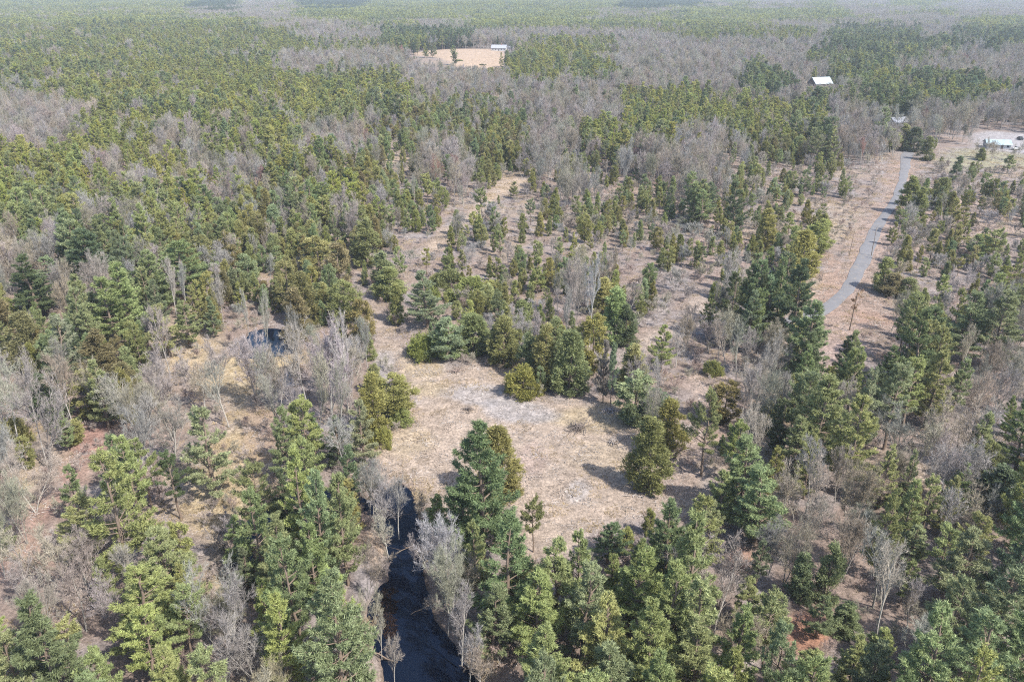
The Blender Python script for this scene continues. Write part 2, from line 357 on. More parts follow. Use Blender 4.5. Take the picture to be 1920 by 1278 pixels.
# hand placed: kind letter, base u, base v, top v, crown width px, tone
HAND = """
W 245 1088 850 120 yg;W 165 1062 935 90 yg;W 150 985 870 50 g;W 335 1140 985 115 g;W 285 1235 1062 125 yg;W 125 1335 1118 150 bg;W 50 1310 1165 90 g;W 345 1375 1207 105 yg
W 408 935 768 100 g;W 575 1062 845 85 yg;W 495 1105 920 90 g;W 535 1140 960 80 g;W 615 1110 882 78 g;W 655 1098 895 84 yg 2;W 600 1160 985 74 g;W 550 1322 1102 82 yg;W 652 1365 1085 140 g
W 4 1045 955 56 g;W 455 1062 965 60 g;W 545 1010 880 60 dg;W 470 1120 1030 60 dg
B 122 1112 990 120 gr;B 10 1085 960 60 gr;B 66 1150 1040 90 pk;B 425 1300 1130 130 gr;B 490 1310 1150 110 gr;B 68 962 860 90 gr;B 268 892 760 130 gr;B 40 845 650 120 gr;B 92 885 690 110 gr;B 12 925 800 80 gr
B 620 795 610 90 wh;B 580 775 620 80 gr;B 655 785 610 70 wh;B 600 835 655 80 gr;B 642 855 700 60 gr;B 430 800 690 80 gr;B 385 770 690 70 gr;B 325 825 705 100 gr;B 240 820 720 90 gr;B 560 830 690 70 gr;B 300 760 690 70 gb
C 700 822 662 58 ol;C 738 778 705 66 ol;J 752 790 772 50 yy;J 716 832 800 40 yy;J 690 826 790 40 ol
W 685 872 750 58 pale;W 635 872 782 56 bg
W 908 1050 800 138 bg 0;C 938 935 776 74 ol 3;W 862 1040 885 84 g;W 822 1000 930 54 yg;Y 955 1030 960 38 gb;Y 1000 1032 935 50 ol;Y 930 1000 930 50 ol
B 695 985 880 80 gr;B 715 1012 925 76 gr;B 728 1040 960 60 wh;B 700 960 905 60 gr;B 790 1000 940 50 gr;B 800 1060 990 60 wh;B 706 950 872 60 gr;B 840 1190 1090 80 gr;B 880 1290 1200 90 gr;B 905 1310 1210 90 pk;B 700 1190 1120 50 gr;B 716 1235 1165 50 wh;B 835 1135 985 100 wh;B 866 1245 1130 100 gr;B 852 1185 1040 90 gr;B 712 965 880 64 gr;B 748 1005 905 74 wh;B 742 1305 1200 60 wh;B 880 1150 1060 70 gb;B 690 1120 1030 50 pk
W 1040 1185 1010 120 g;W 962 1145 1035 88 yg;W 925 1235 1090 80 g;W 1000 1240 1075 112 yg;W 1092 1240 1060 102 g;W 1180 1218 1030 118 yg;W 1240 1262 1055 108 g;W 1132 1288 1110 112 yg
W 1020 1335 1175 112 g;W 1130 1400 1195 122 g;W 1212 1340 1135 112 yg;W 1292 1285 1090 102 yg;W 1292 1368 1185 112 g;W 1362 1318 1135 102 g;W 1352 1395 1222 102 yg;W 1062 1405 1255 122 yg;W 1235 1425 1235 112 g
Y 1888 326 292 26 g;C 1838 300 276 16 ol;B 1858 302 268 30 gr;B 1842 296 262 26 gr;B 1900 300 270 24 gb;J 862 122 112 14 ol;J 800 112 104 10 ol;J 905 128 120 12 ob;W 1135 1052 975 58 bg;Y 1172 1044 992 50 ol;W 1312 1088 930 80 ol;W 1252 1075 982 72 ol;C 1210 1090 1030 60 yg;W 1285 1140 1000 80 g
W 1382 965 812 112 g;W 1412 1015 872 108 g;W 1345 985 880 70 g;W 1520 885 702 112 yg;W 1590 925 742 82 yg;W 1486 905 780 72 g;W 1602 872 692 58 pale;W 1655 762 645 58 bg;W 1732 805 662 78 yg
W 1702 765 580 96 dg;W 1722 720 575 84 dg;W 1800 688 548 72 g;W 1856 690 545 80 g;W 1480 655 492 78 dg;W 1508 700 565 88 g;W 1500 735 620 70 dg
W 1790 1140 985 112 g;W 1862 1168 975 112 dg;W 1830 1262 1062 122 g;W 1762 1250 1085 92 g;W 1800 1350 1155 132 g;W 1892 1345 1130 122 g;C 1866 958 872 90 dg;C 1500 1125 1035 52 g;C 1542 1138 1012 54 g
W 1528 1195 1112 54 bg;C 1580 1190 1130 54 g;W 1400 1168 1080 72 g;W 1442 1208 1112 72 g;W 1500 1338 1225 92 yg;W 1592 1288 1185 72 g;W 1642 1248 1180 60 yg;W 1700 1060 985 60 g;W 1640 1090 920 50 yg
B 1642 1205 1040 100 wh;B 1702 1245 1140 90 wh;B 1682 878 770 90 gr;B 1790 898 770 110 gr;B 1838 868 760 80 gr;B 1565 945 850 60 gb;B 1500 1040 940 80 gr;B 1590 1060 960 80 gr;B 1440 1080 990 80 gr
B 1380 720 610 60 gr;B 1420 740 640 60 gr;B 1400 800 700 70 gr;B 1430 820 690 60 gr;C 1355 792 712 60 ob;C 1435 812 750 34 ol;C 1480 780 700 60 ol;J 1335 700 680 40 yy;J 1340 558 532 22 yy;B 1330 660 590 60 gr
C 1216 918 768 66 ol;C 1250 850 742 56 ol;C 1186 735 645 56 ol;C 1190 792 700 80 g;C 1225 790 730 50 dg;B 1240 790 675 58 gr;Y 1131 756 640 34 gb;Y 1143 765 650 26 bg
J 792 668 622 64 yy;C 835 668 600 62 g;Y 836 674 596 66 bg;C 886 658 585 70 g;C 945 682 590 54 ol;J 978 738 690 76 yy;C 992 710 620 50 g;C 1022 722 600 56 ol;C 1066 734 612 66 g;C 1108 700 585 60 ol;C 1040 700 590 50 g
B 1000 700 590 40 gr;B 1105 650 490 52 wh;B 1075 620 500 50 gr;B 1060 680 560 40 wh;C 1150 640 540 60 g;C 1172 645 570 50 dg;C 1130 590 520 50 ol
J 885 562 508 88 yy;J 920 562 530 50 yy;J 845 540 500 60 ol;C 732 562 498 48 ol;C 650 608 528 50 ol;C 745 605 530 36 ol;C 682 655 560 38 ob;W 800 615 505 66 pale;C 720 540 470 50 g;C 575 610 470 56 ob;C 545 590 480 50 ol
C 560 640 540 56 ob;C 640 540 450 54 ob;C 690 500 400 60 ol;C 600 520 440 56 ol
W 188 560 430 100 dg;W 75 600 475 80 dg;W 70 590 500 70 dg;W 250 640 490 90 g;W 225 660 520 80 g;C 20 660 560 60 ob;C 60 690 580 60 ob;W 132 740 595 70 pale;C 200 740 610 80 ob;C 175 778 695 62 ol;C 240 760 680 60 ob
W 340 570 450 90 g;W 300 590 470 70 yg;W 100 560 480 60 g;C 140 830 790 40 ol;C 95 780 700 50 dg;C 120 800 740 50 dg;J 25 830 780 70 ol;W 268 700 600 40 g;W 320 670 570 60 yg;W 360 650 560 50 yg
B 473 668 560 20 wh;B 503 665 555 20 wh;B 420 610 520 36 wh;B 560 650 580 30 gr;B 335 610 500 50 wh;B 352 600 510 40 wh;B 150 610 540 60 gr
W 1643 289 195 38 g;C 1712 284 236 32 dg;C 1690 280 232 34 ol;C 1665 284 240 30 ol;B 1735 252 180 62 gb;B 1785 262 196 50 gb;B 1668 262 205 40 gr;B 1750 275 225 40 gr;C 1735 300 255 26 ol;W 1372 445 338 40 dg;C 1432 470 390 40 ol;C 1500 520 420 60 ol;C 1530 480 410 50 ol;C 1475 560 480 60 ol;C 1540 440 400 40 ol;C 1655 545 480 38 ol;C 1670 555 510 36 ob;C 1700 560 520 36 g
Y 1740 492 432 40 ol;Y 1858 502 430 44 g;W 1822 498 438 50 g;C 1700 400 330 40 ol;C 1715 420 350 40 ol;C 1790 340 290 22 dg;C 1760 390 330 34 ol;C 1840 480 440 44 ol
"""
KL = {'W': 'white_pine', 'C': 'cedar_tree', 'B': 'bare_tree', 'J': 'juniper_shrub', 'Y': 'young_pine', 'S': 'sapling'}
def solve_h(x, y, z0, vt):
    lo, hi = .5, 45
    for _ in range(30):
        m = (lo+hi)/2
        if proj(x, y, z0+m)[1] > vt: lo = m
        else: hi = m
    return lo
for line in HAND.replace('\n', ';').split(';'):
    p = line.split()
    if not p: continue
    k = KL[p[0]]; u, v, vt, wp = map(float, p[1:5])
    x, y = ground(u, v); z0 = hg(x, y)
    h = solve_h(x, y, z0, vt); zc = proj(x, y, z0+h*.6)[2]
    wd = wp/FPX*zc
    hmax = {'white_pine': 23, 'cedar_tree': 15, 'bare_tree': 19, 'juniper_shrub': 5, 'young_pine': 14}[k]
    h = min(h, hmax)
    TREES.append(dict(kind=k, x=x, y=y, h=h, w=wd/(2*RE[k])*{'white_pine': 1.06, 'cedar_tree': 1.08, 'bare_tree': .9, 'young_pine': .9}.get(k, 1), tone=p[5], hand=True, t=0, fv=int(p[6]) if len(p) > 6 else None))
HX = np.array([t['x'] for t in TREES]); HY = np.array([t['y'] for t in TREES])
HR = np.array([t['w']*SZ[t['kind']][1] for t in TREES])

MIX = {  # kind choices: (kind, tone, weight, hmin, hmax)
 'P': (1.0, [('white_pine', 'yg', 8, 12, 18), ('white_pine', 'g', 2.5, 12, 18), ('white_pine', 'yy', 1.5, 11, 15), ('bare_tree', 'gr', 1, 10, 14), ('cedar_tree', 'ol', .8, 8, 12)]),
 'D': (1.0, [('white_pine', 'dg', 5, 12, 18), ('white_pine', 'bg', 5, 12, 18)]),
 'G': (1.0, [('white_pine', 'g', 5, 13, 19), ('white_pine', 'bg', 4, 13, 19), ('white_pine', 'dg', 3, 13, 18), ('bare_tree', 'gr', .8, 10, 14)]),
 'p': (.95, [('white_pine', 'yg', 4, 11, 16), ('white_pine', 'g', 3, 11, 17), ('bare_tree', 'gr', 2.2, 11, 15), ('cedar_tree', 'ol', 1.4, 8, 11)]),
 'b': (.95, [('bare_tree', 'gr', 6, 11, 15), ('bare_tree', 'pk', 5, 10, 14), ('bare_tree', 'gb', 1.5, 10, 13), ('bare_tree', 'rd', .3, 10, 12), ('white_pine', 'g', .35, 10, 14)]),
 'm': (.95, [('bare_tree', 'gr', 6, 11, 15), ('bare_tree', 'pk', 4, 10, 14), ('white_pine', 'g', 1.6, 11, 15), ('cedar_tree', 'ol', 1.6, 7, 11)]),
 'O': (1.0, [('cedar_tree', 'ol', 5, 8, 13), ('cedar_tree', 'g', 4, 8, 13), ('cedar_tree', 'ob', 3, 8, 12), ('white_pine', 'g', 1.6, 10, 14), ('bare_tree', 'gr', 1.6, 9, 13)]),
 'o': (.85, [('cedar_tree', 'ol', 4, 7, 12), ('cedar_tree', 'g', 3, 7, 12), ('bare_tree', 'gr', 2.6, 8, 13), ('cedar_tree', 'ob', 1, 7, 11), ('young_pine', 'g', 1.5, 8, 12)]),
 'x': (1.0, [('white_pine', 'g', 3, 8, 14), ('cedar_tree', 'ol', 1.5, 6, 10), ('bare_tree', 'gr', 4, 8, 13), ('bare_tree', 'pk', 2, 7, 11), ('young_pine', 'yg', 2, 7, 11)]),
 's': (.70, [('cedar_tree', 'ol', 5, 5, 10.5), ('cedar_tree', 'yg', 2, 5, 9), ('young_pine', 'ol', 3, 7, 11.5), ('cedar_tree', 'g', 2, 5, 9), ('sapling', 'gr', 5, 4, 8), ('sapling', 'pk', 3, 3, 6), ('young_pine', 'g', 2, 7, 12), ('bare_tree', 'gr', 1, 7, 10)]),
 'c': (1.0, [('cedar_tree', 'ol', 5, 5.5, 11), ('cedar_tree', 'yg', 4, 5.5, 10), ('cedar_tree', 'g', 3, 5.5, 11), ('young_pine', 'yg', 2, 7, 12), ('bare_tree', 'gr', 2.2, 8, 12), ('sapling', 'gr', 2.5, 3.5, 6)]),
 't': (.30, [('sapling', 'gr', 5, 3, 6), ('sapling', 'pk', 5, 2, 5), ('cedar_tree', 'ol', 1, 3, 6)]),
 'y': (.6, [('juniper_shrub', 'yy', 4, 2, 4), ('cedar_tree', 'ol', 3, 5, 8), ('cedar_tree', 'yg', 2, 5, 8), ('sapling', 'gr', 2, 4, 7)]),
 '.': (0, []) }
NOTREE = [(STREAM, 3.0), (BEND, .3), (POND, .5), (POOL, .3), (ROAD, 2.2), (FIELD, 0), (YARD, 1), (LAWN, 0), (CLEAR, 0), (TRACK, 0), (TRACK2, 0), (TRACK3, 0), (SHOULDER, 0), (GRASSY, 0), (POND, 5), (POOL, 3), (gp([(445, 664), (565, 660), (565, 735), (445, 740)]), 0)]
BLOCKS = []   # (x, y, r) kept free round buildings
for u, v, rr_ in ((936, 97, 16), (1536, 168, 15), (1690, 236, 14), (405, 38, 14)):
    BLOCKS.append((*ground(u, v), rr_))
def candidates(y0, y1, cell, jit=.5, fan=.74, pad=14):
    out = []
    ny = int((y1-y0)/cell)
    for j in range(ny):
        y = y0+(j+.5)*cell; xm = fan*y+pad; nx = int(2*xm/cell)
        xs = -xm+(np.arange(nx)+.5+(j % 2)*.5)*cell
        out.append(np.column_stack([xs+rng.uniform(-jit, jit, nx)*cell, np.full(nx, y)+rng.uniform(-jit, jit, nx)*cell]))
    return np.concatenate(out)
def scatter(y0, y1, cell, maxd_scale=1.0, hs=1.0, hand_gap=.62):
    C = candidates(y0, y1, cell); x, y = C[:, 0], C[:, 1]
    ok = np.ones(len(C), bool)
    for P, m in NOTREE:
        bb = (x > P[:, 0].min()-5) & (x < P[:, 0].max()+5) & (y > P[:, 1].min()-5) & (y < P[:, 1].max()+5)
        idx = np.where(bb & ok)[0]
        if len(idx): ok[idx] = sdist(x[idx], y[idx], P) > m
    for bx, by, br in BLOCKS: ok &= np.hypot(x-bx, (y-by)) > br
    x, y = x[ok], y[ok]; Z = hgt(x, y)
    nu = (fbm(x/25, y/25, 2)-.5)*1.6; nv = (fbm(x/25+50, y/25+50, 2)-.5)*1.6
    den = fbm(x/18+9, y/18+2, 2); st = (fbm(x/70+31, y/70+5, 3)-.5)*2.6
    u, v, zc = proj(x, y, Z+8)
    n = 0
    for i in range(len(x)):
        vs = v[i]; cellpx = 40 if vs > 240 else 20
        ch = mapchar(u[i]+nu[i]*34, vs+nv[i]*cellpx*.8)
        if ch in 'Pp' and y[i] > 300 and vs < 420 and den[i] < .27: ch = 'b'
        if ch in 'PG' and vs > 850 and den[i] < .36: ch = 'x'
        d, L = MIX[ch]
        if vs > 420: d = d*{'b': .7, 'p': 1, 'm': .8}.get(ch, 1)
        if not L or rng.random() > d*maxd_scale*(.75+.5*den[i] if ch not in 'sct' else max(.25, min(1.8, 1+(den[i]-.5)*4))): continue
        wts = np.array([l[2] for l in L], float); l = L[rng.choice(len(L), p=wts/wts.sum())]
        h = rng.uniform(l[3], l[4])*hs*rng.uniform(.78, 1.12)*(.88 if ch in 'sc' else 1)
        tone = l[1]; h *= 1+.22*st[i]
        if tone in ('yg', 'g', 'bg', 'ol') and 'pine' in l[0]:
            if st[i] > .5+rng.normal()*.25: tone = {'yg': 'g', 'g': 'bg', 'bg': 'dg', 'ol': 'g'}[tone]
            elif st[i] < -.2+rng.normal()*.25: tone = {'g': 'yg', 'bg': 'g', 'yg': 'yg', 'ol': 'yy'}[tone]
        if tone == 'yg' and y[i] > 260 and l[0] == 'white_pine' and rng.random() < .8: tone = 'fy'
        if y[i] < 330:
            dd = np.hypot(HX-x[i], HY-y[i])-HR*hand_gap
            if dd.min() < (.6 if l[0] in ('sapling',) else 1.3): continue
            # keep hand placed trees in view: fill in front of them stays low
        k = l[0]; top = None
        for a_, b_, vb in SIGHT:
            if a_ < u[i] < b_:
                ub, vbase, zb = proj(x[i], y[i], Z[i])
                if vbase > vb-2:
                    hm = (vbase-vb)/FPX*zb/CT
                    if h > hm: top = hm
        if top is not None:
            if top < 2.5: continue
            h = min(h, top)
            if h < 7: k = 'cedar_tree' if 'pine' in k else 'sapling' if k == 'bare_tree' else k
        wsc = h/SZ[k][0]*rng.uniform(.85, 1.2)*{'bare_tree': .74, 'white_pine': 1.12 if y[i] > 240 else .98, 'cedar_tree': 1.1}.get(k, 1.0)
        TREES.append(dict(kind=k, x=x[i], y=y[i], h=h, w=wsc, tone=tone, hand=False, t=0)); n += 1
    return n
SIGHT = [(1498, 1578, 168), (912, 968, 99), (1664, 1702, 238), (1825, 1925, 300), (398, 412, 42), (848, 950, 130), (790, 850, 112), (768, 795, 106)]
n1 = scatter(48, 330, 4.9, 1.0)
n2 = scatter(330, 700, 5.2, 1.0)
n3 = scatter(700, 1400, 6.6, 1.0, 1.08)
print('fill', n1, n2, n3)

# ------------------------------------------------------------------ ground
def gcol(x, y, u, v):
    n = fbm(x/7, y/7, 4); n2 = fbm(x/2.2+40, y/2.2, 3); n3 = fbm(x/30+7, y/30+70, 3)
    c = np.empty((len(x), 3))
    base = np.array([.255, .195, .155]); gry = np.array([.27, .24, .225]); tan = np.array([.36, .285, .20])
    c[:] = base
    def mixin(col, f):
        f = np.clip(f, 0, 1)[:, None]; c[:] = c*(1-f)+np.array(col)*f
    mixin(gry, (n-.45)*3); mixin(tan, (n3-.52)*3)
    def zone(P, col, soft=3., k=1.):
        bb = (x > P[:, 0].min()-20) & (x < P[:, 0].max()+20) & (y > P[:, 1].min()-20) & (y < P[:, 1].max()+20)
        idx = np.where(bb)[0]
        if not len(idx): return
        d = sdist(x[idx], y[idx], P)+(n[idx]-.5)*soft*2.5
        f = np.clip(.5-d/soft/2, 0, 1)[:, None]*k; c[idx] = c[idx]*(1-f)+np.array(col)*f
    def blob(u0, v0, ru, rv, col, k=1.):
        d = np.hypot((u-u0)/ru, (v-v0)/rv)+(n-.5)*1.0
        mixin(col, np.clip((1.15-d)*2.0, 0, 1)*k)
    zone(CLEAR, (.37, .295, .225)); zone(TRACK, (.40, .31, .22), 2); zone(TRACK2, (.36, .29, .23), 2); zone(TRACK3, (.34, .265, .21), 2)
    zone(GRASSY, (.40, .32, .20), 3); zone(BRN1, (.30, .20, .155), 3); zone(SHOULDER, (.32, .235, .18), 2.5)
    zone(FIELD, (.43, .32, .22), 6); zone(YARD, (.33, .31, .30), 3); zone(LAWN, (.29, .27, .17), 4)
    straw = (.40, .32, .20); grey = (.33, .305, .285); pink = (.36, .27, .225); org = (.33, .225, .165)
    for b in ((1120, 780, 80, 26, straw, .8), (800, 690, 50, 22, straw, .7), (790, 730, 55, 18, straw, .7), (975, 770, 70, 22, grey, .8), (900, 740, 80, 18, grey, .7), (720, 690, 22, 30, grey, .7), (1080, 920, 24, 22, (.38, .36, .34), .55), (1000, 860, 30, 40, pink, .5),
              (1150, 860, 90, 30, straw, .35), (760, 830, 60, 30, straw, .5), (950, 1000, 40, 30, org, .5), (1340, 800, 40, 60, org, .5), (1560, 680, 70, 60, pink, .8), (1640, 595, 60, 16, org, 1), (1560, 530, 30, 50, org, .7),
              (1240, 370, 160, 40, (.34, .24, .19), .7), (1350, 480, 80, 60, pink, .6), (1800, 420, 150, 80, pink, .6), (360, 660, 40, 40, (.46, .36, .23), .8), (500, 675, 70, 12, (.50, .39, .22), .9), (490, 800, 40, 90, (.37, .27, .19), .6),
              (60, 1030, 70, 30, org, .8), (705, 1030, 24, 50, (.36, .27, .19), .8), (170, 810, 40, 50, (.33, .2, .16), .8), (1510, 1190, 50, 40, (.36, .19, .12), .9), (1385, 1060, 30, 30, (.36, .22, .16), .8), (440, 520, 60, 60, (.38, .29, .2), .5)):
        blob(*b)
    # all ground colours scaled darker evenly, plus fine mottling
    c *= ((.80+.42*n2)*.72)[:, None]*np.array([.99, .99, 1.03])
    for P in (STREAM, BEND, POND, POOL):
        bb = (x > P[:, 0].min()-3) & (x < P[:, 0].max()+3) & (y > P[:, 1].min()-3) & (y < P[:, 1].max()+3)
        idx = np.where(bb)[0]; d = sdist(x[idx], y[idx], P)
        f = np.clip(.8-d/1.2, 0, 1)[:, None]; c[idx] = c[idx]*(1-f)+np.array((.075, .05, .035))*f
    return c
def build_ground():
    ys = [18.0]
    while ys[-1] < 9000: ys.append(ys[-1]+max(.42, ys[-1]*.0042))
    ys = np.array(ys); nt_ = 560; t = np.linspace(-.92, .92, nt_)
    Y = np.repeat(ys[:, None], nt_, 1); X = t[None]*(Y+45)
    x, y = X.ravel(), Y.ravel()
    z = carve(x, y, hgt(x, y)); z += (fbm(x/1.3, y/1.3, 3)-.5)*.30*np.clip(1.6-y/300, .2, 1)
    u, v, _ = proj(x, y, z)
    c = gcol(x, y, u, v)
    ny = len(ys); i = np.arange(ny-1)[:, None]*nt_+np.arange(nt_-1)[None]; i = i.ravel()
    F = np.column_stack([i, i+1, i+1+nt_, i+nt_])
    me = mesh_np('ground', np.column_stack([x, y, z]), F, [])
    a = me.attributes.new('soil', 'FLOAT_COLOR', 'POINT'); a.data.foreach_set('color', np.column_stack([c, np.ones(len(c))]).astype(np.float32).ravel())
    me.polygons.foreach_set('use_smooth', np.ones(len(F), bool))
    m, nt, b = newmat('forest_floor')
    at = N(nt, 'ShaderNodeAttribute', attribute_name='soil')
    tc = N(nt, 'ShaderNodeTexCoord')
    n1 = N(nt, 'ShaderNodeTexNoise'); n1.inputs['Scale'].default_value = 2.2; n1.inputs['Detail'].default_value = 8; n1.inputs['Roughness'].default_value = .75
    vo = N(nt, 'ShaderNodeTexNoise'); vo.inputs['Scale'].default_value = .55; vo.inputs['Detail'].default_value = 5
    nt.links.new(tc.outputs['Object'], n1.inputs['Vector']); nt.links.new(tc.outputs['Object'], vo.inputs['Vector'])
    r1 = N(nt, 'ShaderNodeMapRange'); r1.inputs[1].default_value = .3; r1.inputs[2].default_value = .7; r1.inputs[3].default_value = .45; r1.inputs[4].default_value = 1.5
    nt.links.new(n1.outputs['Fac'], r1.inputs[0])
    r2 = N(nt, 'ShaderNodeMapRange'); r2.inputs[1].default_value = .35; r2.inputs[2].default_value = .65; r2.inputs[3].default_value = .8; r2.inputs[4].default_value = 1.15
    nt.links.new(vo.outputs['Fac'], r2.inputs[0])
    mu = N(nt, 'ShaderNodeMath', operation='MULTIPLY'); nt.links.new(r1.outputs[0], mu.inputs[0]); nt.links.new(r2.outputs[0], mu.inputs[1])
    sc = N(nt, 'ShaderNodeVectorMath', operation='SCALE'); nt.links.new(at.outputs['Vector'], sc.inputs[0]); nt.links.new(mu.outputs[0], sc.inputs['Scale'])
    nt.links.new(sc.outputs[0], b.inputs['Base Color']); b.inputs['Roughness'].default_value = .95
    bp = N(nt, 'ShaderNodeBump'); bp.inputs['Strength'].default_value = .8; bp.inputs['Distance'].default_value = .25
    nt.links.new(n1.outputs['Fac'], bp.inputs['Height']); nt.links.new(bp.outputs[0], b.inputs['Normal'])
    me.materials.append(m)
    o = bpy.data.objects.new('ground', me); COL.objects.link(o); o['kind'] = 'structure'; o['label'] = 'brown and straw coloured forest floor with clearings'
build_ground()

def sheet(name, P, z, mat, kind='structure', label=None):
    import mathutils
    P3 = [Vector((p[0], p[1], 0)) for p in P]
    tr = mathutils.geometry.tessellate_polygon([P3])
    me = bpy.data.meshes.new(name); me.from_pydata([(p[0], p[1], z) for p in P], [], [tuple(t) for t in tr]); me.materials.append(mat); me.update()
    o = bpy.data.objects.new(name, me); COL.objects.link(o); o['kind'] = kind
    if label: o['label'] = label
    return o
def grow(P, d):
    c = P.mean(0); n = len(P); out = []
    area = sum(P[i][0]*P[(i+1) % n][1]-P[(i+1) % n][0]*P[i][1] for i in range(n))
    s = 1 if area > 0 else -1
    for i in range(n):
        a, b = P[i-1], P[(i+1) % n]; t = b-a; t = t/(np.linalg.norm(t)+1e-9)
        out.append(P[i]+s*d*np.array([t[1], -t[0]]))
    return np.array(out)
def watermat(name='dark_water', a=(.002, .004, .012), c=(.004, .008, .018)):
    m, nt, b = newmat(name)
    tc = N(nt, 'ShaderNodeTexCoord'); n1 = N(nt, 'ShaderNodeTexNoise'); n1.inputs['Scale'].default_value = .25
    nt.links.new(tc.outputs['Object'], n1.inputs['Vector'])
    nt.links.new(mixc(nt, a, c, n1.outputs['Fac']), b.inputs['Base Color'])
    b.inputs['Roughness'].default_value = .06; b.inputs['Specular IOR Level'].default_value = .11
    n2 = N(nt, 'ShaderNodeTexNoise'); n2.inputs['Scale'].default_value = 2.0; nt.links.new(tc.outputs['Object'], n2.inputs['Vector'])
    bp = N(nt, 'ShaderNodeBump'); bp.inputs['Strength'].default_value = .06; nt.links.new(n2.outputs['Fac'], bp.inputs['Height']); nt.links.new(bp.outputs[0], b.inputs['Normal'])
    return m
M_WATER = watermat(); M_POND = watermat('sky_tinted_pond_water', (.006, .014, .03), (.012, .022, .042))  # pond base colour is tinted blue in place of reflected sky
sheet('stream_water', grow(STREAM, 1.8), -1.1, M_WATER, label='dark winding stream water between wooded banks')
sheet('stream_bend_water', grow(BEND, 1.5), -1.115, M_WATER, label='dark stream bend half hidden behind green pines')
sheet('pond_water', grow(POND, 1.5), -.55, M_POND, label='small dark blue pond beside straw bank')
sheet('pool_water', grow(POOL, .3), -.55, M_POND, label='small dark pool below the straw bank')
# red-brown weed bed in the shallows along the left bank of the stream
M_WEED = simple('red_weed', (.022, .012, .009), .6, 1.5, .6)
WEED = gp([(712, 1098), (728, 1090), (742, 1105), (748, 1140), (742, 1170), (730, 1185), (716, 1175), (706, 1150), (702, 1125)])
def weeds():
    r = np.random.default_rng(5); g = Geo(); g.r = r
    bb0, bb1 = WEED.min(0), WEED.max(0); p = r.uniform(bb0, bb1, (4200, 2)); d = sdist(p[:, 0], p[:, 1], WEED)+(fbm(p[:, 0]/1.2, p[:, 1]/1.2, 2)-.5)*3
    p = p[d < 0]; n = len(p)
    g.blades(np.column_stack([p, np.full(n, -1.11)]), r.normal(size=(n, 3))*.8+np.array([0, 0, .35]), r.uniform(.2, .5, n), r.uniform(.08, .2, n), r.random(n))
    V, F, S = g.arr(); o = bpy.data.objects.new('water_weed', mesh_np('water_weed', V, F, [M_WEED], shade=S)); COL.objects.link(o)
    o['kind'] = 'stuff'; o['label'] = 'reddish brown weed in the shallows of the stream'
weeds()

# road
def road():
    m, nt, b = newmat('worn_asphalt')
    tc = N(nt, 'ShaderNodeTexCoord'); n1 = N(nt, 'ShaderNodeTexNoise'); n1.inputs['Scale'].default_value = .35; n1.inputs['Detail'].default_value = 7
    nt.links.new(tc.outputs['Object'], n1.inputs['Vector'])
    n2 = N(nt, 'ShaderNodeTexNoise'); n2.inputs['Scale'].default_value = .9; n2.inputs['Detail'].default_value = 5; nt.links.new(tc.outputs['Object'], n2.inputs['Vector'])
    n3 = N(nt, 'ShaderNodeMapRange'); n3.inputs[1].default_value = .55; n3.inputs[2].default_value = .7; n3.inputs[4].default_value = .7; nt.links.new(n2.outputs['Fac'], n3.inputs[0])
    nt.links.new(mixc(nt, mixc(nt, (.105, .105, .112), (.19, .186, .19), n1.outputs['Fac']), (.21, .18, .15), n3.outputs[0]), b.inputs['Base Color']); b.inputs['Roughness'].default_value = .9
    def resamp(pts, n=60):
        G = gp(pts); s = np.r_[0, np.cumsum(np.hypot(*np.diff(G, axis=0).T))]; q = np.linspace(0, s[-1], n)
        G = np.column_stack([np.interp(q, s, G[:, 0]), np.interp(q, s, G[:, 1])])
        for _ in range(4): G[1:-1] = (G[:-2]+G[1:-1]*2+G[2:])/4
        return G
    A, B = resamp(RL), resamp(RR); V = []; F = []; K = 7
    A, B = A+(B-A)*.12, B-(B-A)*.12
    for i in range(60):
        for j in range(K):
            p = A[i]+(B[i]-A[i])*(j/(K-1)+ (0 if 0 < j < K-1 else (rng.random()-.5)*.16)); e = 1-abs(j/(K-1)*2-1)**3
            V.append((p[0], p[1], hg(p[0], p[1])+.10+.10*e))
    for i in range(59):
        for j in range(K-1):
            a = i*K+j; F.append((a, a+1, a+1+K, a+K))
    me = mesh_np('driveway_road', V, F, [m]); o = bpy.data.objects.new('driveway_road', me); COL.objects.link(o)
    o['kind'] = 'structure'; o['label'] = 'narrow grey driveway curving between young trees'
road()

# ------------------------------------------------------------------ trees: things for the largest of each kind, masses for the rest
for i, t in enumerate(TREES):
    t['z'] = float(0)
ZZ = hgt(np.array([t['x'] for t in TREES]), np.array([t['y'] for t in TREES]))
for t, z in zip(TREES, ZZ):
    t['z'] = z-.05
    u, v, zc = proj(t['x'], t['y'], z+t['h']*.6); t['u'], t['v'] = u, v; t['ub'], t['vb'], _ = proj(t['x'], t['y'], z)
    t['px'] = FPX*t['h']/zc
    t['rot'] = rng.uniform(0, 2*math.pi); t['var'] = rng.integers(0, len(PROT[t['kind']]))
    t['sk'] = rng.uniform(.86, 1.16)
    if t['hand'] and t['kind'] == 'white_pine': t['var'] = [0, 2, 4, 6, 8][t['var'] % 5]
    if t.get('fv') is not None: t['var'] = t['fv']
    c = np.array(TN[t['tone']])*rng.uniform(.82, 1.18)*np.array([rng.uniform(.92, 1.1), 1, rng.uniform(.85, 1.15)])
    t['tint'] = tuple(c)
    tl = rng.uniform(0, .05) if t['kind'] != 'bare_tree' else rng.uniform(0, .07); ta = rng.uniform(0, 6.28)
    t['tilt'] = (tl*math.cos(ta), tl*math.sin(ta))
    t['inview'] = (-10 < u < 1930) and (-10 < v < 1288)
CAP = {'white_pine': 300, 'cedar_tree': 300, 'bare_tree': 300, 'young_pine': 200, 'sapling': 250, 'juniper_shrub': 60}
